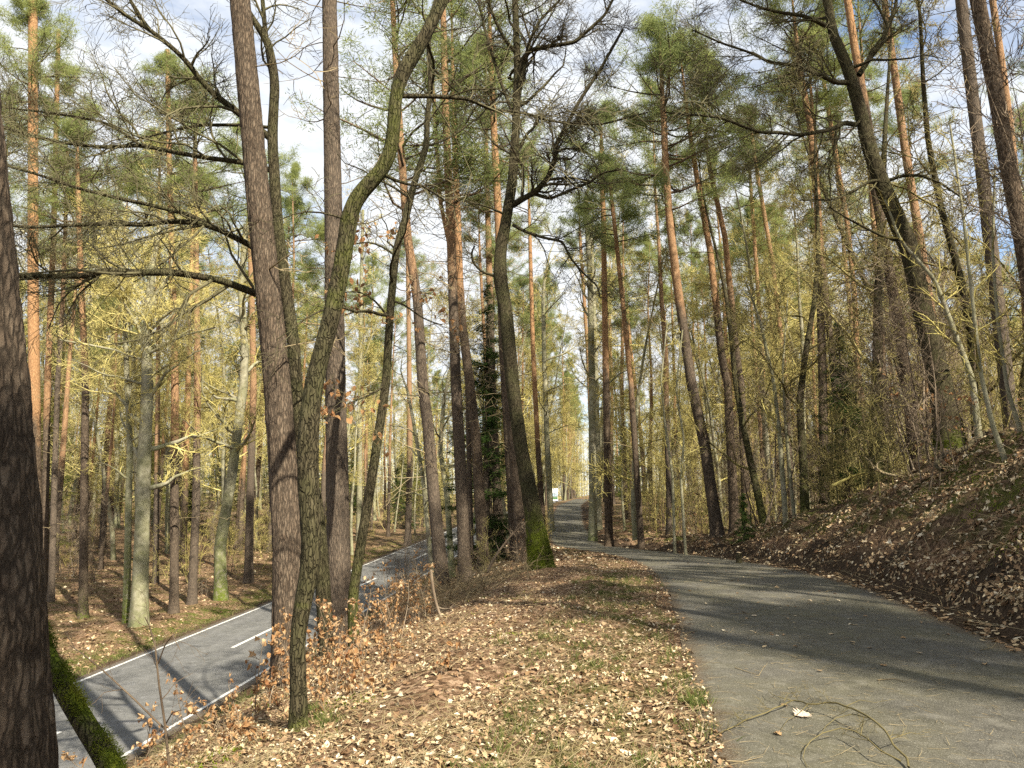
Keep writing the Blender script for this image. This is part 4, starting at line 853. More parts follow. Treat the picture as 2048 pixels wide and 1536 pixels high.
# ------------------------------------------------------------------ the wood beyond, one mass
def far_wood():
    R.seed(5); mb = MB(); tufts = []; tw = []
    n = 0
    while n < 980:
        y = 120 + 190 * R.random(); x = R.uniform(-.85 * y, .85 * y)
        if n >= 900: y = 214 + 95 * R.random(); x = y * R.uniform(.028, .064)
        if abs(x - float(xr(y))) < ROAD_HALF + 1.2 or abs(x - float(xp(y))) < 2.2: continue
        if n < 900 and y < 260 and abs(x / y - .0562) < .012: continue
        z = tz(x, y); H = R.uniform(17, 26); r = R.uniform(.12, .24)
        dx, dy = R.gauss(0, .5), R.gauss(0, .5)
        mb.tube([(x, y, z - .3), (x + dx * .5, y + dy * .5, z + H * .5), (x + dx, y + dy, z + H)], [r, r * .7, .04], 5, R.random())
        ev = R.random() < .55
        for _ in range(16 if ev else 0):
            zz = z + H * R.uniform(.6, 1.0); a = R.uniform(0, 6.28); q = R.uniform(0, 2.4); tufts.append((x + dx + math.cos(a) * q, y + dy + math.sin(a) * q, zz))
        for _ in range(110 if ev else 200):
            zz = z + H * R.random() ** 1.5 * (.65 if ev else 1.0); a = R.uniform(0, 6.28); q = R.uniform(.2, 2.6); tw.append((x + math.cos(a) * q, y + math.sin(a) * q, zz + .5))
        n += 1
    root = empty('far_wood', (0, 150, 0), 'dense far wood of trunks and twigs closing the view', 'wood'); root['kind'] = 'stuff'
    m = mb.mesh('far_trunks'); ob = link('trunks', m, root, (0, -150, 0), BEECH_BARK); ob['kind'] = 'stuff'
    V, Fa, var = needles(np.array(tw), .8, 1, 1.9, .085, .6)
    ob = link('twigs', raw_mesh('far_twigs', V, Fa, TWIG_GREEN), root, (0, -150, 0)); ob['kind'] = 'stuff'
    V, Fa, var = needles(np.array(tufts), .9, 11, .55, .13, .6)
    ob = link('needles', raw_mesh('far_needles', V, Fa, NEEDLE, False, {'var': ('POINT', 'FLOAT', var)}), root, (0, -150, 0)); ob['kind'] = 'stuff'
far_wood()

# ------------------------------------------------------------------ low growth
R.seed(900)
SPROUT = [stock_sapling(301, .95, 6, TWIG_BROWN, 7, 220, .8), stock_sapling(302, 1.3, 5, TWIG_BROWN, 7, 200, .6), stock_sapling(303, .7, 7, TWIG_BROWN, 6, 190, .9)]
SPOTS = [(330, 6.2, 2, 'beech sprout with tan leaves beside the thin bare sapling'), (400, 6.9, 0, 'beech sprout with tan leaves between bare sapling and twisted oak'), (470, 7.6, 2, 'tan-leaved beech sprout just left of the twisted oak'),
    (655, 7.6, 0, 'dense tan-leaved beech sprout right of the twisted oak foot'), (700, 8.6, 2, 'tan-leaved beech sprout below the straight pine'), (740, 9.2, 0, 'tan-leaved beech sprout at the foot of the leaning beech'),
    (640, 9.2, 1, 'taller tan-leaved beech sprout behind the twisted oak foot'), (780, 11.5, 1, 'tall tan-leaved beech sprout right of the leaning beech'), (815, 13.5, 1, 'tall tan-leaved beech sprout in front of the road bend'),
    (850, 16, 1, 'tan-leaved beech sprout left of the reddish pine foot'), (800, 17, 1, 'tan-leaved beech sprout at the road edge left of the reddish pine'), (620, 8.3, 0, 'tan-leaved beech sprout between twisted oak and straight pine'), (690, 7.4, 2, 'low tan-leaved beech sprout nearest the leafy verge'), (735, 10.5, 1, 'tall tan-leaved beech sprout left of the reddish pine and above the road'), (440, 6.3, 2, 'low tan-leaved beech sprout nearest the bottom left road edge'), (770, 9.8, 2, 'low tan-leaved beech sprout right of the leaning beech foot'), (520, 8.4, 2, 'small tan-leaved beech sprout under the leaning pine'), (760, 15, 0, 'small tan-leaved beech sprout above the road edge line')]
for px, d, k, lab in SPOTS:
    p = gbase(px, d); place('beech_sprout', SPROUT[k], p, lab, 'beech sprout', 'tan-leaved beech sprouts on the embankment', R.uniform(.65, .9) * (.8 if px < 560 else 1), None, .1)
# thin bare sapling in front of the road
foot = gbase(338, 5.4); mb = MB()
for pl, w0, w1 in (([(338, 1530), (330, 1450), (318, 1370), (310, 1290), (298, 1250), (290, 1235)], 5.5, 1.6), ([(326, 1455), (270, 1400), (205, 1340), (165, 1308), (140, 1290)], 4, 1.5), ([(313, 1335), (330, 1290), (345, 1270), (360, 1300)], 3, 1.5), ([(330, 1450), (345, 1425), (372, 1418)], 3, 1)):
    q = [tuple(v) for v in path3(pl, 5.4, 5.2, foot)]; r0, r1 = w0 * .5 * 5.4 / FPX, w1 * .5 * 5.4 / FPX
    mb.tube(q, taper(r0, r1, len(q)), 5, .5); sub(mb, q, r0, r1, 7, .3, 2, .02, .22, .3, None, .8, .0012)
o = empty('sapling', foot, 'thin bare sapling standing in front of the road', 'sapling')
link('stems', mb.mesh('stems'), o, mat=TWIG_BROWN)['kind'] = 'stuff'
# mossy stem leaning behind the edge trunk
def fuzz(me_, n, ln, wd, cond):
    nv = len(me_.polygons); co = np.zeros(nv * 3); no = np.zeros(nv * 3); me_.polygons.foreach_get('center', co); me_.polygons.foreach_get('normal', no)
    co = co.reshape(-1, 3); no = no.reshape(-1, 3); keep = np.where(cond(co, no))[0]
    idx = G.choice(keep, n); base = co[idx] + G.normal(size=(n, 3)) * .012; d = no[idx] + G.normal(size=(n, 3)) * .6; d /= np.linalg.norm(d, axis=1, keepdims=True)
    sd = np.cross(d, G.normal(size=(n, 3))); sd /= np.linalg.norm(sd, axis=1, keepdims=True); l = ln * G.uniform(.4, 1.3, (n, 1))
    V = np.stack([base - sd * wd * .5, base + sd * wd * .5, base + d * l], 1).reshape(-1, 3)
    return raw_mesh('moss', V, np.arange(n * 3).reshape(-1, 3), MOSS, False, {'var': ('POINT', 'FLOAT', np.repeat(np.clip(fbm(base[:, 0] * 9, base[:, 2] * 9, 3, 8) * 1.6 - .3 + G.normal(0, .12, n), 0, 1), 3))})
foot = gbase(270, 3.45)
q = path3([(290, 1700), (235, 1545), (165, 1445), (110, 1350), (75, 1265), (50, 1190)], 3.4, 3.9, foot)
o = empty('leaning_stem', foot, 'moss-covered stem leaning against the dark edge trunk', 'stem')
tm = trunk_mesh('leaning_stem_wood', q, [.050, .049, .046, .042, .038, .033], 20, .03, .03, None, lambda S, TH, V: 1.6 * (V[..., 2] * 0 + 1) * (np.sin(TH) * 0 + 1) * np.clip(.2 + 1.6 * (V[..., 0] - np.mean(V[..., 0], axis=1, keepdims=True)) / .07, 0, 1), 3, 0)
link('trunk', tm, o, mat=OAK_BARK)
link('moss', fuzz(tm, 12000, .013, .0035, lambda c, n: ((n[:, 0] * .7 + n[:, 2] * .5) > .05) & (fbm(c[:, 0] * 9 + 3, c[:, 2] * 9, 3, 14) > .40)), o)['kind'] = 'stuff'
for ob in [x for x in bpy.data.objects if x.type == 'EMPTY' and x.name.startswith('oak_tree') and ('bright green moss' in x['label'] or 'big dark oak' in x['label'])]:
    t_ = [c for c in ob.children if c.name.startswith('trunk')][0]
    link('moss', fuzz(t_.data, 9000, .05, .008, lambda c, n: (c[:, 2] < .2 + 1.3 * fbm(np.arctan2(n[:, 1], n[:, 0]) * 1.5, c[:, 2] * 2, 3, 6)) & (c[:, 2] > -.1)), ob)['kind'] = 'stuff'

# brushwood at the foot of the pines by the mossy oak
mb = MB(); c0 = gbase(960, 17.5)
for _ in range(420):
    d = R.uniform(14, 21); px = R.uniform(850, 1075) if d > 16 else R.uniform(850, 980)
    p = gbase(px, d); a = R.uniform(0, 6.28); Ln = R.uniform(.4, 1.5)
    q = grow(tuple(p - c0), (math.cos(a), math.sin(a), R.uniform(.1, 1.1)), Ln, 6, .2, -.10); mb.tube(q, taper(R.uniform(.004, .009), .002, 6), 3, R.random())
    if R.random() < .5: sub(mb, q, .006, .003, 4, Ln * .4, 1, -.02, .25, .2)
o = empty('brushwood', c0, 'tangle of dry twigs at the foot of the pines left of the mossy oak', 'brushwood'); o['kind'] = 'stuff'
link('twigs', mb.mesh('brush_twigs'), o, mat=TWIG_DEAD)['kind'] = 'stuff'
def ground_branch(label, pl, d0, d1, w0, w1, mat_, name='fallen_branch', side=6):
    foot = gbase(pl[0][0], d0); q = [tuple(v) for v in path3(pl, d0, d1, foot)]; m = MB(); r0, r1 = w0 * .5 * d0 / FPX, w1 * .5 * d0 / FPX
    me_ = trunk_mesh('branch_wood', q, taper(r0, r1, len(q)), 7, .06, 0, None, None, 4, 0); o = empty(name, foot, label, 'branch'); link('stem', me_, o, mat=mat_)
    sub(m, q, r0, r1, side, .5, 2, .02, .25, .25, None, .8, .002); link('twigs', m.mesh('twigs'), o, mat=mat_)['kind'] = 'stuff'
    return o
ground_branch('pale dead branch propped up in the brushwood left of the mossy oak', [(975, 1145), (985, 1120), (1013, 1082), (1030, 1062), (1050, 1048)], 17, 17.5, 5.5, 2, TWIG_BROWN)
ground_branch('thin bent branch arching to the ground below the reddish pine', [(862, 1140), (868, 1195), (885, 1245), (905, 1272), (935, 1285), (945, 1260)], 12.5, 11.5, 6, 3, TWIG_BROWN)
ground_branch('dead crooked branch hanging over the bank below the big oak', [(1985, 868), (1960, 868), (1935, 895), (1890, 910), (1872, 925), (1870, 935), (1885, 940)], 16.5, 14.8, 10, 6, TWIG_DARK)
ground_branch('yellowish dead branch lying on the crest of the bank', [(1665, 972), (1700, 955), (1712, 950), (1730, 945)], 19, 18.6, 7, 3, TWIG_GREEN)
ground_branch('pale hooked dead branch on the crest of the bank', [(1795, 952), (1765, 948), (1748, 938), (1744, 932), (1756, 925)], 17, 17, 6, 3, TWIG_DEAD)
def thin_stem(label, pix, w0, w1, d, mat_=BEECH_BARK):
    foot = gbase(pix[0][0], d); q = [Vector((0, 0, -.1))] + [at(px, py, d) - foot for px, py in pix[1:]]; m = MB(); r0, r1 = w0 * .5 * d / FPX, w1 * .5 * d / FPX
    o = empty('sapling', foot, label, 'sapling'); link('trunk', trunk_mesh('thin_stem', q, taper(r0, r1, len(q)), 8, .15, 0, None, None, 4, .15), o, mat=mat_)
    sub(m, [tuple(v) for v in q], r0, r1, 14, 1.1, 2, .03, .22, .25, None, .75, .003); link('twigs', m.mesh('twigs'), o, mat=TWIG_GREEN)['kind'] = 'stuff'
thin_stem('thin grey sapling leaning left at the right edge of the bank', [(2014, 938), (1985, 850), (1960, 740), (1945, 600), (1925, 420), (1900, 250)], 11, 4, 13.5)
thin_stem('thin sapling right of the grey leaning one on the bank', [(2045, 900), (2015, 780), (1995, 640), (1985, 500), (1990, 330)], 9, 4, 14.5)
thin_stem('crooked branching sapling beside the big dark oak', [(1960, 880), (1945, 760), (1900, 640), (1870, 560), (1800, 480), (1770, 400)], 14, 4, 16)
thin_stem('dark sapling stem at the left end of the thicket on the bank', [(1572, 985), (1560, 880), (1548, 768), (1520, 640), (1490, 560)], 11, 4, 24)
thin_stem('slim dark sapling close to the left end of the bank thicket', [(1590, 980), (1572, 860), (1565, 740), (1575, 600)], 8, 3, 24.6)
thin_stem('pale slim sapling on the leafy slope right of the path bend', [(1350, 1040), (1345, 950), (1330, 850), (1322, 760), (1335, 640)], 6, 3, 27)
thin_stem('pale forked sapling beside the leaning crowned pine', [(1372, 1035), (1362, 960), (1368, 880), (1352, 780), (1365, 660)], 6, 3, 26)

# ------------------------------------------------------------------ leaf litter, grass, moss, needles
def normals(x, y):
    e = .05; dx = (terrain(x + e, y, False) - terrain(x - e, y, False)) / (2 * e); dy = (terrain(x, y + e, False) - terrain(x, y - e, False)) / (2 * e)
    n = np.stack([-dx, -dy, np.ones_like(dx)], 1); return n / np.linalg.norm(n, axis=1, keepdims=True)
def lat(n, y0, y1, p, a, b):
    """points between lateral bounds a(y) and b(y); more of them close by"""
    u = G.random(n); y = (y0 ** (1 - p) + u * (y1 ** (1 - p) - y0 ** (1 - p))) ** (1 / (1 - p)) if p != 1 else y0 * (y1 / y0) ** u
    x = a(y) + (b(y) - a(y)) * G.random(n); return x, y
Vs, Fs, vs_ = [], [], []; off = 0
def litter(n, y0, y1, p, a, b, size, grow_=0.0, lift=.012, tilt=.42, dark=0.0, keep=None, kind='oak', nn=4):
    global off
    x, y = lat(n, y0, y1, p, a, b)
    if keep is not None: k = keep(x, y); x, y = x[k], y[k]
    C = np.stack([x, y, terrain(x, y, False) + lift * G.uniform(.3, 2.2, len(x))], 1)
    V, Fa, var = leaf_cloud(C, 1.0, kind, False, tilt, nn, normals(x, y), .35)
    s_ = np.repeat(size * (1 + grow_ * y), 3 * nn)[:, None]; Cr = np.repeat(C, 3 * nn, 0); V = Cr + (V - Cr) * s_
    Vs.append(V); Fs.append(Fa + off); vs_.append(np.clip(var - dark, 0, 1)); off += len(V)
pl_ = lambda y: xp(y) - wp(y); pr_ = lambda y: xp(y) + wp(y)
bare = lambda x, y: fbm(x * 1.1 + 5, y * 1.1, 3, 71) > .33
litter(46000, 3.2, 24, 1.4, lambda y: np.maximum(xr(y) + 3.2, -.75 * y - 1), lambda y: pl_(y) + .08, .034, .014, keep=bare, nn=3)
litter(2600, 3.2, 12, 1.2, lambda y: np.maximum(xr(y) + 3.2, -.75 * y - 1), lambda y: pl_(y) - .1, .060, 0, nn=7, dark=.05)
litter(28000, 6, 30, 1.2, lambda y: pr_(y) + .45, lambda y: np.minimum(pr_(y) + 6, .75 * y + 2), .062, .010, tilt=.55, keep=lambda x, y: (fbm(x * 1.6, y * 1.6, 3, 72) > .35), nn=3)
litter(700, 6, 20, 1.1, lambda y: pr_(y) + .5, lambda y: pr_(y) + 5, .10, 0, .02, .6, nn=7)
litter(1500, 5, 28, 1.2, lambda y: pr_(y) - .1, lambda y: pr_(y) + .75, .065, .01, .006, .25)
litter(150, 8, 40, 1.2, lambda y: pl_(y), lambda y: pr_(y), .05, .01, .010, .12)
litter(6500, 14, 60, 1.3, lambda y: np.maximum(xr(y) - 18, -.75 * y), lambda y: xr(y) - 3.4, .11, .006, dark=.08, nn=3)
litter(4000, 22, 60, 1.2, lambda y: np.maximum(xr(y) + 3.2, -20), lambda y: pl_(y) - .1, .10, .006, nn=3)
litter(3500, 26, 60, 1.2, lambda y: pr_(y) + .2, lambda y: pr_(y) + 12, .11, .006, nn=3)
ob = link('leaf_litter', raw_mesh('leaf_litter', np.concatenate(Vs), np.concatenate(Fs), LITTER, True, {'var': ('POINT', 'FLOAT', np.concatenate(vs_))}))
tag(ob, 'tan and brown fallen leaves covering the ground', 'leaf litter', None, 'stuff')
# the leaves that show largest, one by one
LM = []
for i in range(14):
    T, F_ = leaf_template('oak' if i % 3 else 'beech', 9 if i % 3 else 7); T = T.copy(); T[:, 2] += G.normal(0, .45) * T[:, 0] ** 2 + abs(G.normal(.5, .6)) * T[:, 1] ** 2 + .04 * np.sin(T[:, 0] * 14 + i)
    T[:, 1] += .12 * G.normal() * T[:, 0] ** 2
    LM.append(raw_mesh('single_leaf', T, F_, LEAF1, True))
def leaf_obj(x, y, parent, s_, tilt):
    z = tz(x, y); o = link('fallen_leaf', R.choice(LM), parent, (x, y, z + .016))
    nrm = Vector(normals(np.array([x]), np.array([y]))[0]); o.rotation_mode = 'QUATERNION'
    o.rotation_quaternion = nrm.to_track_quat('Z', 'Y') @ Quaternion((R.gauss(0, 1), R.gauss(0, 1), 0), R.gauss(0, tilt)) @ Quaternion((0, 0, 1), R.uniform(0, 6.28)); o.scale = (s_, s_, s_)
x, y = lat(245, 3.7, 7.5, 1.0, lambda y: -.5 * y, lambda y: pl_(y) - .05)
for a, b in zip(x, y): leaf_obj(float(a), float(b), FLOOR, R.uniform(.05, .092), .3)
for px, py in ((1358, 1180), (1475, 1187), (1402, 1158), (1553, 1174), (1619, 1202), (1508, 1233), (1663, 1270), (1882, 1243), (1808, 1278), (1839, 1309), (1767, 1333), (1740, 1298), (1970, 1330), (1568, 1413), (1555, 1471), (1990, 1268), (1640, 1345), (1700, 1240)):
    q = at(px, py, 1.0); t = EYE / (EYE - q.z); leaf_obj(q.x * t, t, PATH, R.uniform(.055, .09), .12)
q = at(1605, 1434, 1.0); t = EYE / (EYE - q.z)
T, F_ = leaf_template('oak', 11); T[:, 1] *= 1.5; T[:, 2] += .25 * T[:, 1] ** 2 + .1 * T[:, 0] ** 2
o = link('fallen_leaf', raw_mesh('pale_leaf', T, F_, LEAF2, True), None, (q.x * t, t, .018)); o.scale = (.12, .12, .12); o.rotation_euler = (.1, -.05, .3); tag(o, 'large pale lobed leaf lying on the path inside the fallen branch', 'leaf')

# moss cushions on the bank and verge
def blades(P, per, ln, wd, spread, up, varf):
    n = len(P) * per; b = np.repeat(P, per, 0) + G.normal(size=(n, 3)) * np.array([spread, spread, 0]); b[:, 2] = terrain(b[:, 0], b[:, 1], False) - .005
    d = G.normal(size=(n, 3)) * .55; d[:, 2] = up; d /= np.linalg.norm(d, axis=1, keepdims=True); sd = np.cross(d, G.normal(size=(n, 3))); sd /= np.linalg.norm(sd, axis=1, keepdims=True)
    l = ln * G.uniform(.5, 1.3, (n, 1)); mid = b + d * l * .55; d2 = d + G.normal(size=(n, 3)) * .3; d2[:, 2] -= .25; tip = mid + d2 * l * .5
    V = np.stack([b - sd * wd * .5, b + sd * wd * .5, mid + sd * wd * .4, mid - sd * wd * .4, tip], 1).reshape(-1, 3); k = np.arange(n) * 5
    Fa = np.concatenate([np.stack([k, k + 1, k + 2], 1), np.stack([k, k + 2, k + 3], 1), np.stack([k + 3, k + 2, k + 4], 1)])
    return V, Fa, np.repeat(np.clip(varf(n), 0, 1), 5)
x, y = lat(9000, 5, 26, 1.2, lambda y: pr_(y) + 1.0, lambda y: pr_(y) + 4.5); k = fbm(x * .9, y * .9, 3, 81) > .60; x, y = x[k], y[k]
x2, y2 = lat(5000, 3.4, 14, 1.2, lambda y: -.55 * y, lambda y: pl_(y) - .1); k = fbm(x2 * 1.3, y2 * 1.3, 3, 83) > .68; x = np.concatenate([x, x2[k]]); y = np.concatenate([y, y2[k]])
P = np.stack([x, y, x * 0], 1); V, Fa, var = blades(P, 8, .035, .011, .05, .8, lambda n: G.random(n))
tag(link('moss', raw_mesh('moss', V, Fa, MOSS, False, {'var': ('POINT', 'FLOAT', var)})), 'green moss patches on bank and verge', 'moss', None, 'stuff')
tuft = []
for px, d, n in ((1265, 14.5, 5), (1262, 12.5, 4), (1250, 13.5, 3), (1385, 6.3, 5), (1395, 5.9, 4), (1370, 6.8, 4), (1345, 7.6, 3), (1290, 6.2, 1), (1000, 5.2, 1), (1085, 8.2, 2), (1175, 7.4, 1), (1000, 8.4, 2), (640, 6.6, 5), (620, 6.9, 5), (665, 6.3, 3), (1130, 4.7, 1), (1215, 5.4, 1), (1410, 5.4, 3), (1320, 8.4, 3)):
    for _ in range(n): p = gbase(px + R.gauss(0, 9), d + R.gauss(0, .15)); tuft.append(tuple(p))
x, y = lat(170, 3.6, 16, 1.1, lambda y: pl_(y) - 1.6, lambda y: pl_(y) + .02); tuft += [(a, b, 0) for a, b in zip(x, y)]
x, y = lat(620, 3.6, 14, 1.1, lambda y: -.5 * y, lambda y: pl_(y) - .3); dry = [(a, b, 0) for a, b in zip(x, y)]
V1, F1, v1 = blades(np.array(tuft), 26, .11, .005, .045, 1.0, lambda n: G.beta(2, 3, n) * .9)
V2, F2, v2 = blades(np.array(dry), 22, .11, .0034, .12, .35, lambda n: .75 + G.random(n) * .25)
x, y = lat(900, 14, 70, 1.2, lambda y: xr(y) - 4.6, lambda y: xr(y) - 2.75); x2, y2 = lat(500, 16, 60, 1.2, lambda y: xr(y) + 2.8, lambda y: xr(y) + 4.0)
V3, F3, v3 = blades(np.stack([np.concatenate([x, x2]), np.concatenate([y, y2]), np.zeros(1400)], 1), 14, .14, .012, .12, .7, lambda n: G.beta(2, 2.2, n))
V = np.concatenate([V1, V2, V3]); Fa = np.concatenate([F1, F2 + len(V1), F3 + len(V1) + len(V2)])
tag(link('grass', raw_mesh('grass', V, Fa, GRASS, False, {'var': ('POINT', 'FLOAT', np.concatenate([v1, v2, v3]))})), 'sparse green and dry grass along path edge and verge', 'grass', None, 'stuff')
# twigs and needles shed on the ground
mb = MB()
def lay(n, y0, y1, a, b, L0, L1, r, tilt):
    x, y = lat(n, y0, y1, 1.1, a, b)
    for p, q in zip(x, y):
        an = R.uniform(0, 6.28); Ln = R.uniform(L0, L1); rr = R.uniform(*r)
        pts = grow((p, q, tz(p, q) + rr + .012), (math.cos(an), math.sin(an), R.uniform(0, tilt)), Ln, 3, .16, 0)
        pts = [(u[0], u[1], max(u[2], tz(u[0], u[1]) + rr * .8)) for u in pts]; mb.tube(pts, taper(rr, rr * .5, 3), 3, R.random())
lay(4200, 3.4, 16, lambda y: -.6 * y, lambda y: pl_(y), .06, .4, (.0012, .0032), .35)
lay(900, 6, 24, lambda y: pr_(y) + .3, lambda y: pr_(y) + 5, .15, .9, (.002, .006), .3)
lay(1500, 3.6, 18, lambda y: pl_(y), lambda y: pr_(y), .03, .16, (.0009, .002), .01)
tag(link('twig_litter', mb.mesh('twig_litter'), mat=TWIG_DEAD), 'fine twigs and needles shed over verge, path and bank', 'twig litter', None, 'stuff')
# branch and twigs on the path
def on_path(pl, hs):
    out_ = []
    for (px, py), h in zip(pl, hs):
        q = at(px, py, 1.0); t = (EYE - h) / (EYE - q.z); out_.append(Vector((q.x * t, t, h)))
    return out_
q1 = on_path([(1817, 1534), (1797, 1501), (1782, 1478), (1752, 1444), (1723, 1425), (1690, 1413), (1651, 1405), (1616, 1408), (1585, 1401), (1565, 1411), (1534, 1425), (1487, 1441), (1460, 1456), (1440, 1466), (1405, 1490)], [.02, .05, .08, .11, .12, .11, .09, .07, .05, .04, .03, .02, .02, .02, .03])
q1 = [q1[0]] + [v for a_, b_ in zip(q1[:-1], q1[1:]) for v in ((a_ + b_) / 2 + Vector((R.gauss(0, .009), R.gauss(0, .009), R.gauss(0, .005))), b_ + Vector((R.gauss(0, .005), R.gauss(0, .005), 0)))]
o = empty('fallen_branch', q1[0], 'arching mossy branch fallen across the near path', 'branch')
lo = lambda qs: [v - q1[0] for v in qs]
link('stem', trunk_mesh('branch_stem', lo(q1), taper(.0072, .003, len(q1)), 10, .012, .15, None, lambda S, TH, V: S * 0 + .2, 2, 0, wav=.2, soft=.04), o, mat=TWIG_BRANCH)
mb = MB()
side = [([(1487, 1441), (1470, 1430), (1450, 1425), (1425, 1432)], [.02, .03, .03, .02], .003, .001), ([(1616, 1408), (1600, 1425), (1575, 1440), (1560, 1462)], [.07, .05, .03, .01], .003, .001), ([(1690, 1413), (1720, 1400), (1750, 1405), (1790, 1398)], [.11, .1, .08, .05], .003, .001), ([(1782, 1478), (1820, 1465), (1850, 1470)], [.08, .08, .06], .0035, .001), ([(1802, 1522), (1761, 1501), (1733, 1476), (1709, 1462), (1682, 1456), (1645, 1466), (1622, 1481), (1610, 1497), (1606, 1515), (1614, 1534)], [.05, .08, .09, .09, .08, .07, .05, .03, .02, .01], .0055, .002),
    ([(1745, 1438), (1705, 1428), (1672, 1436), (1652, 1452), (1643, 1466)], [.11, .09, .07, .06, .05], .004, .0015), ([(1585, 1401), (1560, 1395), (1543, 1388), (1536, 1380)], [.05, .06, .06, .06], .004, .001),
    ([(1727, 1434), (1725, 1450), (1721, 1472)], [.11, .06, .01], .004, .003), ([(1568, 1402), (1575, 1388), (1598, 1383)], [.05, .07, .08], .003, .001), ([(1737, 1481), (1710, 1476), (1690, 1468), (1684, 1458)], [.06, .05, .05, .06], .003, .001)]
for pl, hs, r0, r1 in side:
    q = [tuple(v) for v in lo(on_path(pl, hs))]; mb.tube(q, taper(r0, r1, len(q)), 5, .6); sub(mb, q, r0, r1, 6, .12, 1, -.03, .3, .2, None, .8, .0009)
sub(mb, [tuple(v) for v in lo(q1)], .006, .003, 22, .2, 2, -.02, .28, .15, None, .8, .0009)
link('twigs', mb.mesh('branch_twigs'), o, mat=TWIG_BRANCH)['kind'] = 'stuff'
TW = [([(1470, 1335), (1500, 1345), (1518, 1350), (1530, 1330)], 'forked twig lying on the path above the fallen branch'), ([(1565, 1306), (1585, 1312), (1602, 1319)], 'short straight dark twig in the middle of the path'), ([(1652, 1183), (1680, 1178), (1700, 1186)], 'thin bowed twig near the bank side of the path'),
    ([(1367, 1268), (1385, 1263), (1400, 1261)], 'short twig at the grassy edge of the path'), ([(1755, 1360), (1790, 1357), (1812, 1364)], 'dark curved twig on the near right of the path'), ([(1440, 1521), (1485, 1523), (1526, 1513)], 'pale bent twig at the near left edge of the path'),
    ([(1960, 1300), (1985, 1295), (1994, 1283)], 'hooked twig beside the soil edge on the near right'), ([(1460, 1228), (1510, 1226), (1530, 1212)], 'branched fine twig on the shaded middle path'), ([(1520, 1137), (1545, 1140), (1560, 1135)], 'small dark twig on the far bend of the near path')]
for pl, lab in TW:
    q = on_path(pl, [.012] * len(pl)); o = empty('twig', q[0], lab, 'twig', 'twigs lying on the path'); m = MB(); z = [tuple(v - q[0]) for v in q]; m.tube(z, taper(.004, .0015, len(z)), 5, .5); sub(m, z, .004, .002, 4, .12, 1, 0, .2, .2, None, .7, .0012); m.t = {k_: [([(a[0], a[1], max(a[2], -.006)) for a in p_], r_, v_) for p_, r_, v_ in l_] for k_, l_ in m.t.items()}
    link('stem', m.mesh('twig_stem'), o, mat=TWIG_DEAD)
# cut stump by the path bend
p = gbase(1478, 20.5); o = empty('stump', p, 'small pale cut stump at the left end of the bank', 'stump')
link('wood', trunk_mesh('stump_wood', [(0, 0, -.1), (0, 0, 0), (.01, 0, .28)], [.07, .07, .065], 14, .05, .05, None, None, 5, .3), o, mat=OAK_BARK)
CUT, _nt, _b = material('cut_wood', .8); _nt.links.new(ramp(_nt, noise(_nt, objco(_nt), 30, 3), [(.3, (.42, .33, .22)), (.7, (.62, .52, .38))]), _b.inputs['Base Color'])
a = np.arange(14) * 2 * np.pi / 14; V = np.concatenate([[[.01, 0, .292]], np.stack([.01 + .066 * np.cos(a), .066 * np.sin(a), np.full(14, .283)], 1)])
link('cut_face', raw_mesh('cut_face', V, np.array([(0, 1 + i, 1 + (i + 1) % 14) for i in range(14)]), CUT), o)

# ------------------------------------------------------------------ lorry far down the road
def solid(name, x0, x1, y0, y1, z0, z1, mat_, parent, tip=0.0, bev=.05):
    import bmesh
    bm = bmesh.new(); bmesh.ops.create_cube(bm, size=1.0)
    for v in bm.verts: v.co = Vector(((x0 + x1) / 2 + v.co.x * (x1 - x0), (y0 + y1) / 2 + v.co.y * (y1 - y0) + (tip if v.co.z > 0 and v.co.y < 0 else 0), (z0 + z1) / 2 + v.co.z * (z1 - z0)))
    bmesh.ops.bevel(bm, geom=bm.edges[:], offset=bev, segments=2, affect='EDGES')
    me_ = bpy.data.meshes.new(name); bm.to_mesh(me_); bm.free(); me_.materials.append(mat_); return link(name, me_, parent)
def flat(name, c, rough=.5, metal=0):
    m, nt_, b_ = material(name, rough, .5); b_.inputs['Base Color'].default_value = (*c, 1); b_.inputs['Metallic'].default_value = metal; return m
WH, GN, DK, GLS = flat('lorry_white', (.72, .74, .76)), flat('lorry_green', (.06, .16, .07)), flat('tyre_rubber', (.03, .03, .03), .9), flat('windscreen_glass', (.30, .38, .48), .08)
ry = 203.0; o = empty('lorry', (float(xr(ry)) - .3, ry, float(zr(ry)) + .006), 'white lorry far away on the road, glimpsed between trunks by the far path', 'lorry')
solid('cargo_box', -1.2, 1.2, 2.2, 9, .9, 3.9, WH, o); cb = solid('cab', -1.12, 1.12, 0, 2.1, .55, 2.9, WH, o, .25)
solid('windscreen', -1.0, 1.0, -.01, .12, 1.75, 2.65, GLS, cb, .1, .02); solid('front_panel', -1.05, 1.05, -.04, .04, 1.0, 1.6, GN, cb, 0, .02); solid('bumper', -1.15, 1.15, -.15, .2, .5, .9, WH, o)
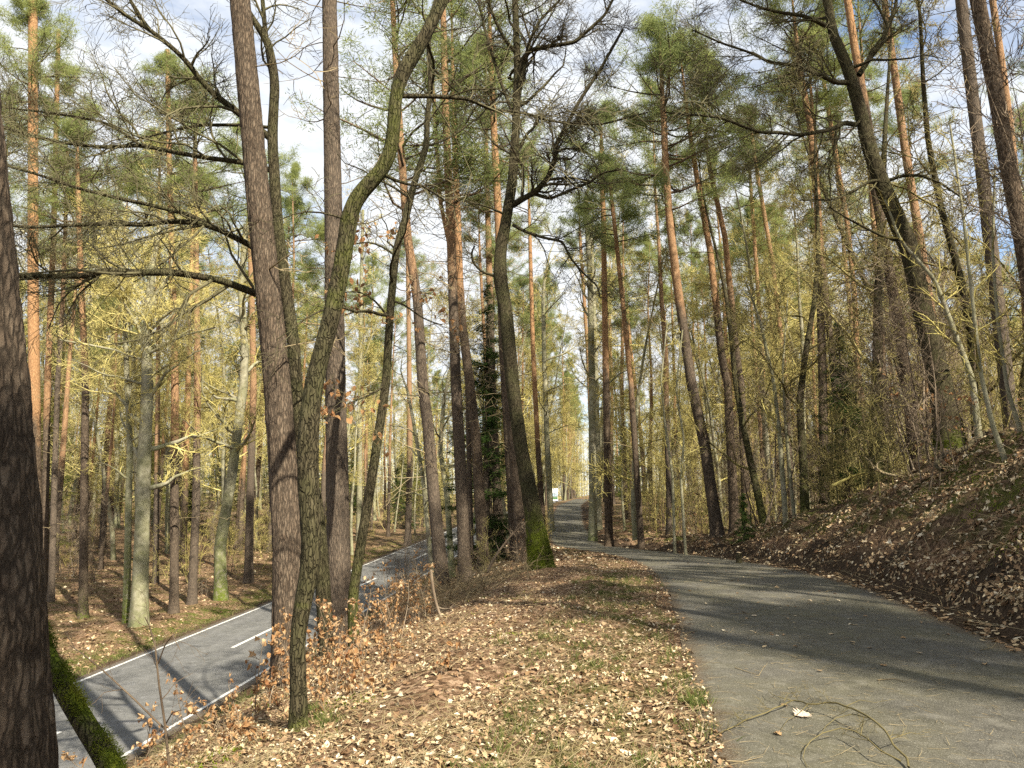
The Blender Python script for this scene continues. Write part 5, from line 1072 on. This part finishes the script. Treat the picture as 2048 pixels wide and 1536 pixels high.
for s_ in (-1, 1):
    solid('headlight', s_ * .85 - .16, s_ * .85 + .16, -.19, -.12, .62, .8, GLS, o, 0, .02); solid('mirror', s_ * 1.3 - .08, s_ * 1.3 + .08, -.05, .05, 1.8, 2.4, DK, o, 0, .02)
    for yy in (1.0, 6.8):
        a = np.arange(20) * 2 * np.pi / 20; V = []
        for xx, rr in ((-.14, .40), (-.14, .5), (.14, .5), (.14, .40)): V += [(s_ * 1.0 + xx, yy + rr * math.cos(t_), .5 + rr * math.sin(t_)) for t_ in a]
        Fa = [(r_ * 20 + i, r_ * 20 + (i + 1) % 20, (r_ + 1) * 20 + (i + 1) % 20, (r_ + 1) * 20 + i) for r_ in range(3) for i in range(20)]
        wh = link('wheel', raw_mesh('tyre', np.array(V), np.array(Fa), DK), o)

# ------------------------------------------------------------------ labels that single out the nearer wood trees
REFS = [(-400, 'the left photo edge'), (75, 'the thick orange-topped pine'), (278, 'the forked beech'), (441, 'the curved mossy-footed beech'), (577, 'the big leaning pine'), (684, 'the straight brown pine'), (887, 'the leaning reddish pine'), (972, 'the dark spruce'),
    (1084, 'the mossy oak'), (1186, 'the grey-green path beech'), (1283, 'the slim red-brown pine'), (1435, 'the leaning crowned pine'), (1572, 'the dark sapling stem'), (1650, 'the forked grey-brown pine'), (1782, 'the orange bank pine'), (1906, 'the big dark oak')]
ORD = 'first second third fourth fifth sixth seventh eighth ninth tenth eleventh twelfth thirteenth fourteenth fifteenth sixteenth seventeenth eighteenth nineteenth twentieth'.split()
WHERE = {'left of the road': 'beyond the road', 'right of the path': 'right of the path', 'between road and path': 'between road and path', 'near bank': 'on the bank top'}
buckets = {}
for ob in bpy.data.objects:
    g = ob.get('group', '')
    if ob.parent is None and ob.type == 'EMPTY' and (g.startswith(('far ', 'tall ', 'saplings'))) and 'outside' not in g:
        lim = 30 if ob.name.startswith('sapling') else 66
        if ob.location.y > lim: continue
        px = CX + FPX * ob.location.x / (ob.location.y * math.cos(PITCH)); 
        if not -20 < px < 2070: continue
        ref = [r_ for r_ in REFS if r_[0] <= px][-1][1]
        wh = [v for k_, v in WHERE.items() if k_ in ob['label']]; wh = wh[0] if wh else 'in the thicket'
        noun = ob['category'] if ob['category'] != 'spruce tree' else 'conifer'
        buckets.setdefault((ref, wh, noun), []).append((px, ob))
for (ref, wh, noun), lst in buckets.items():
    lst.sort(key=lambda t_: t_[0])
    for i, (px, ob) in enumerate(lst[:20]): ob['label'] = f"{ORD[i]} {'bare ' if noun in ('beech tree', 'sapling') else ''}{noun} {wh}, counted rightwards from {ref}"
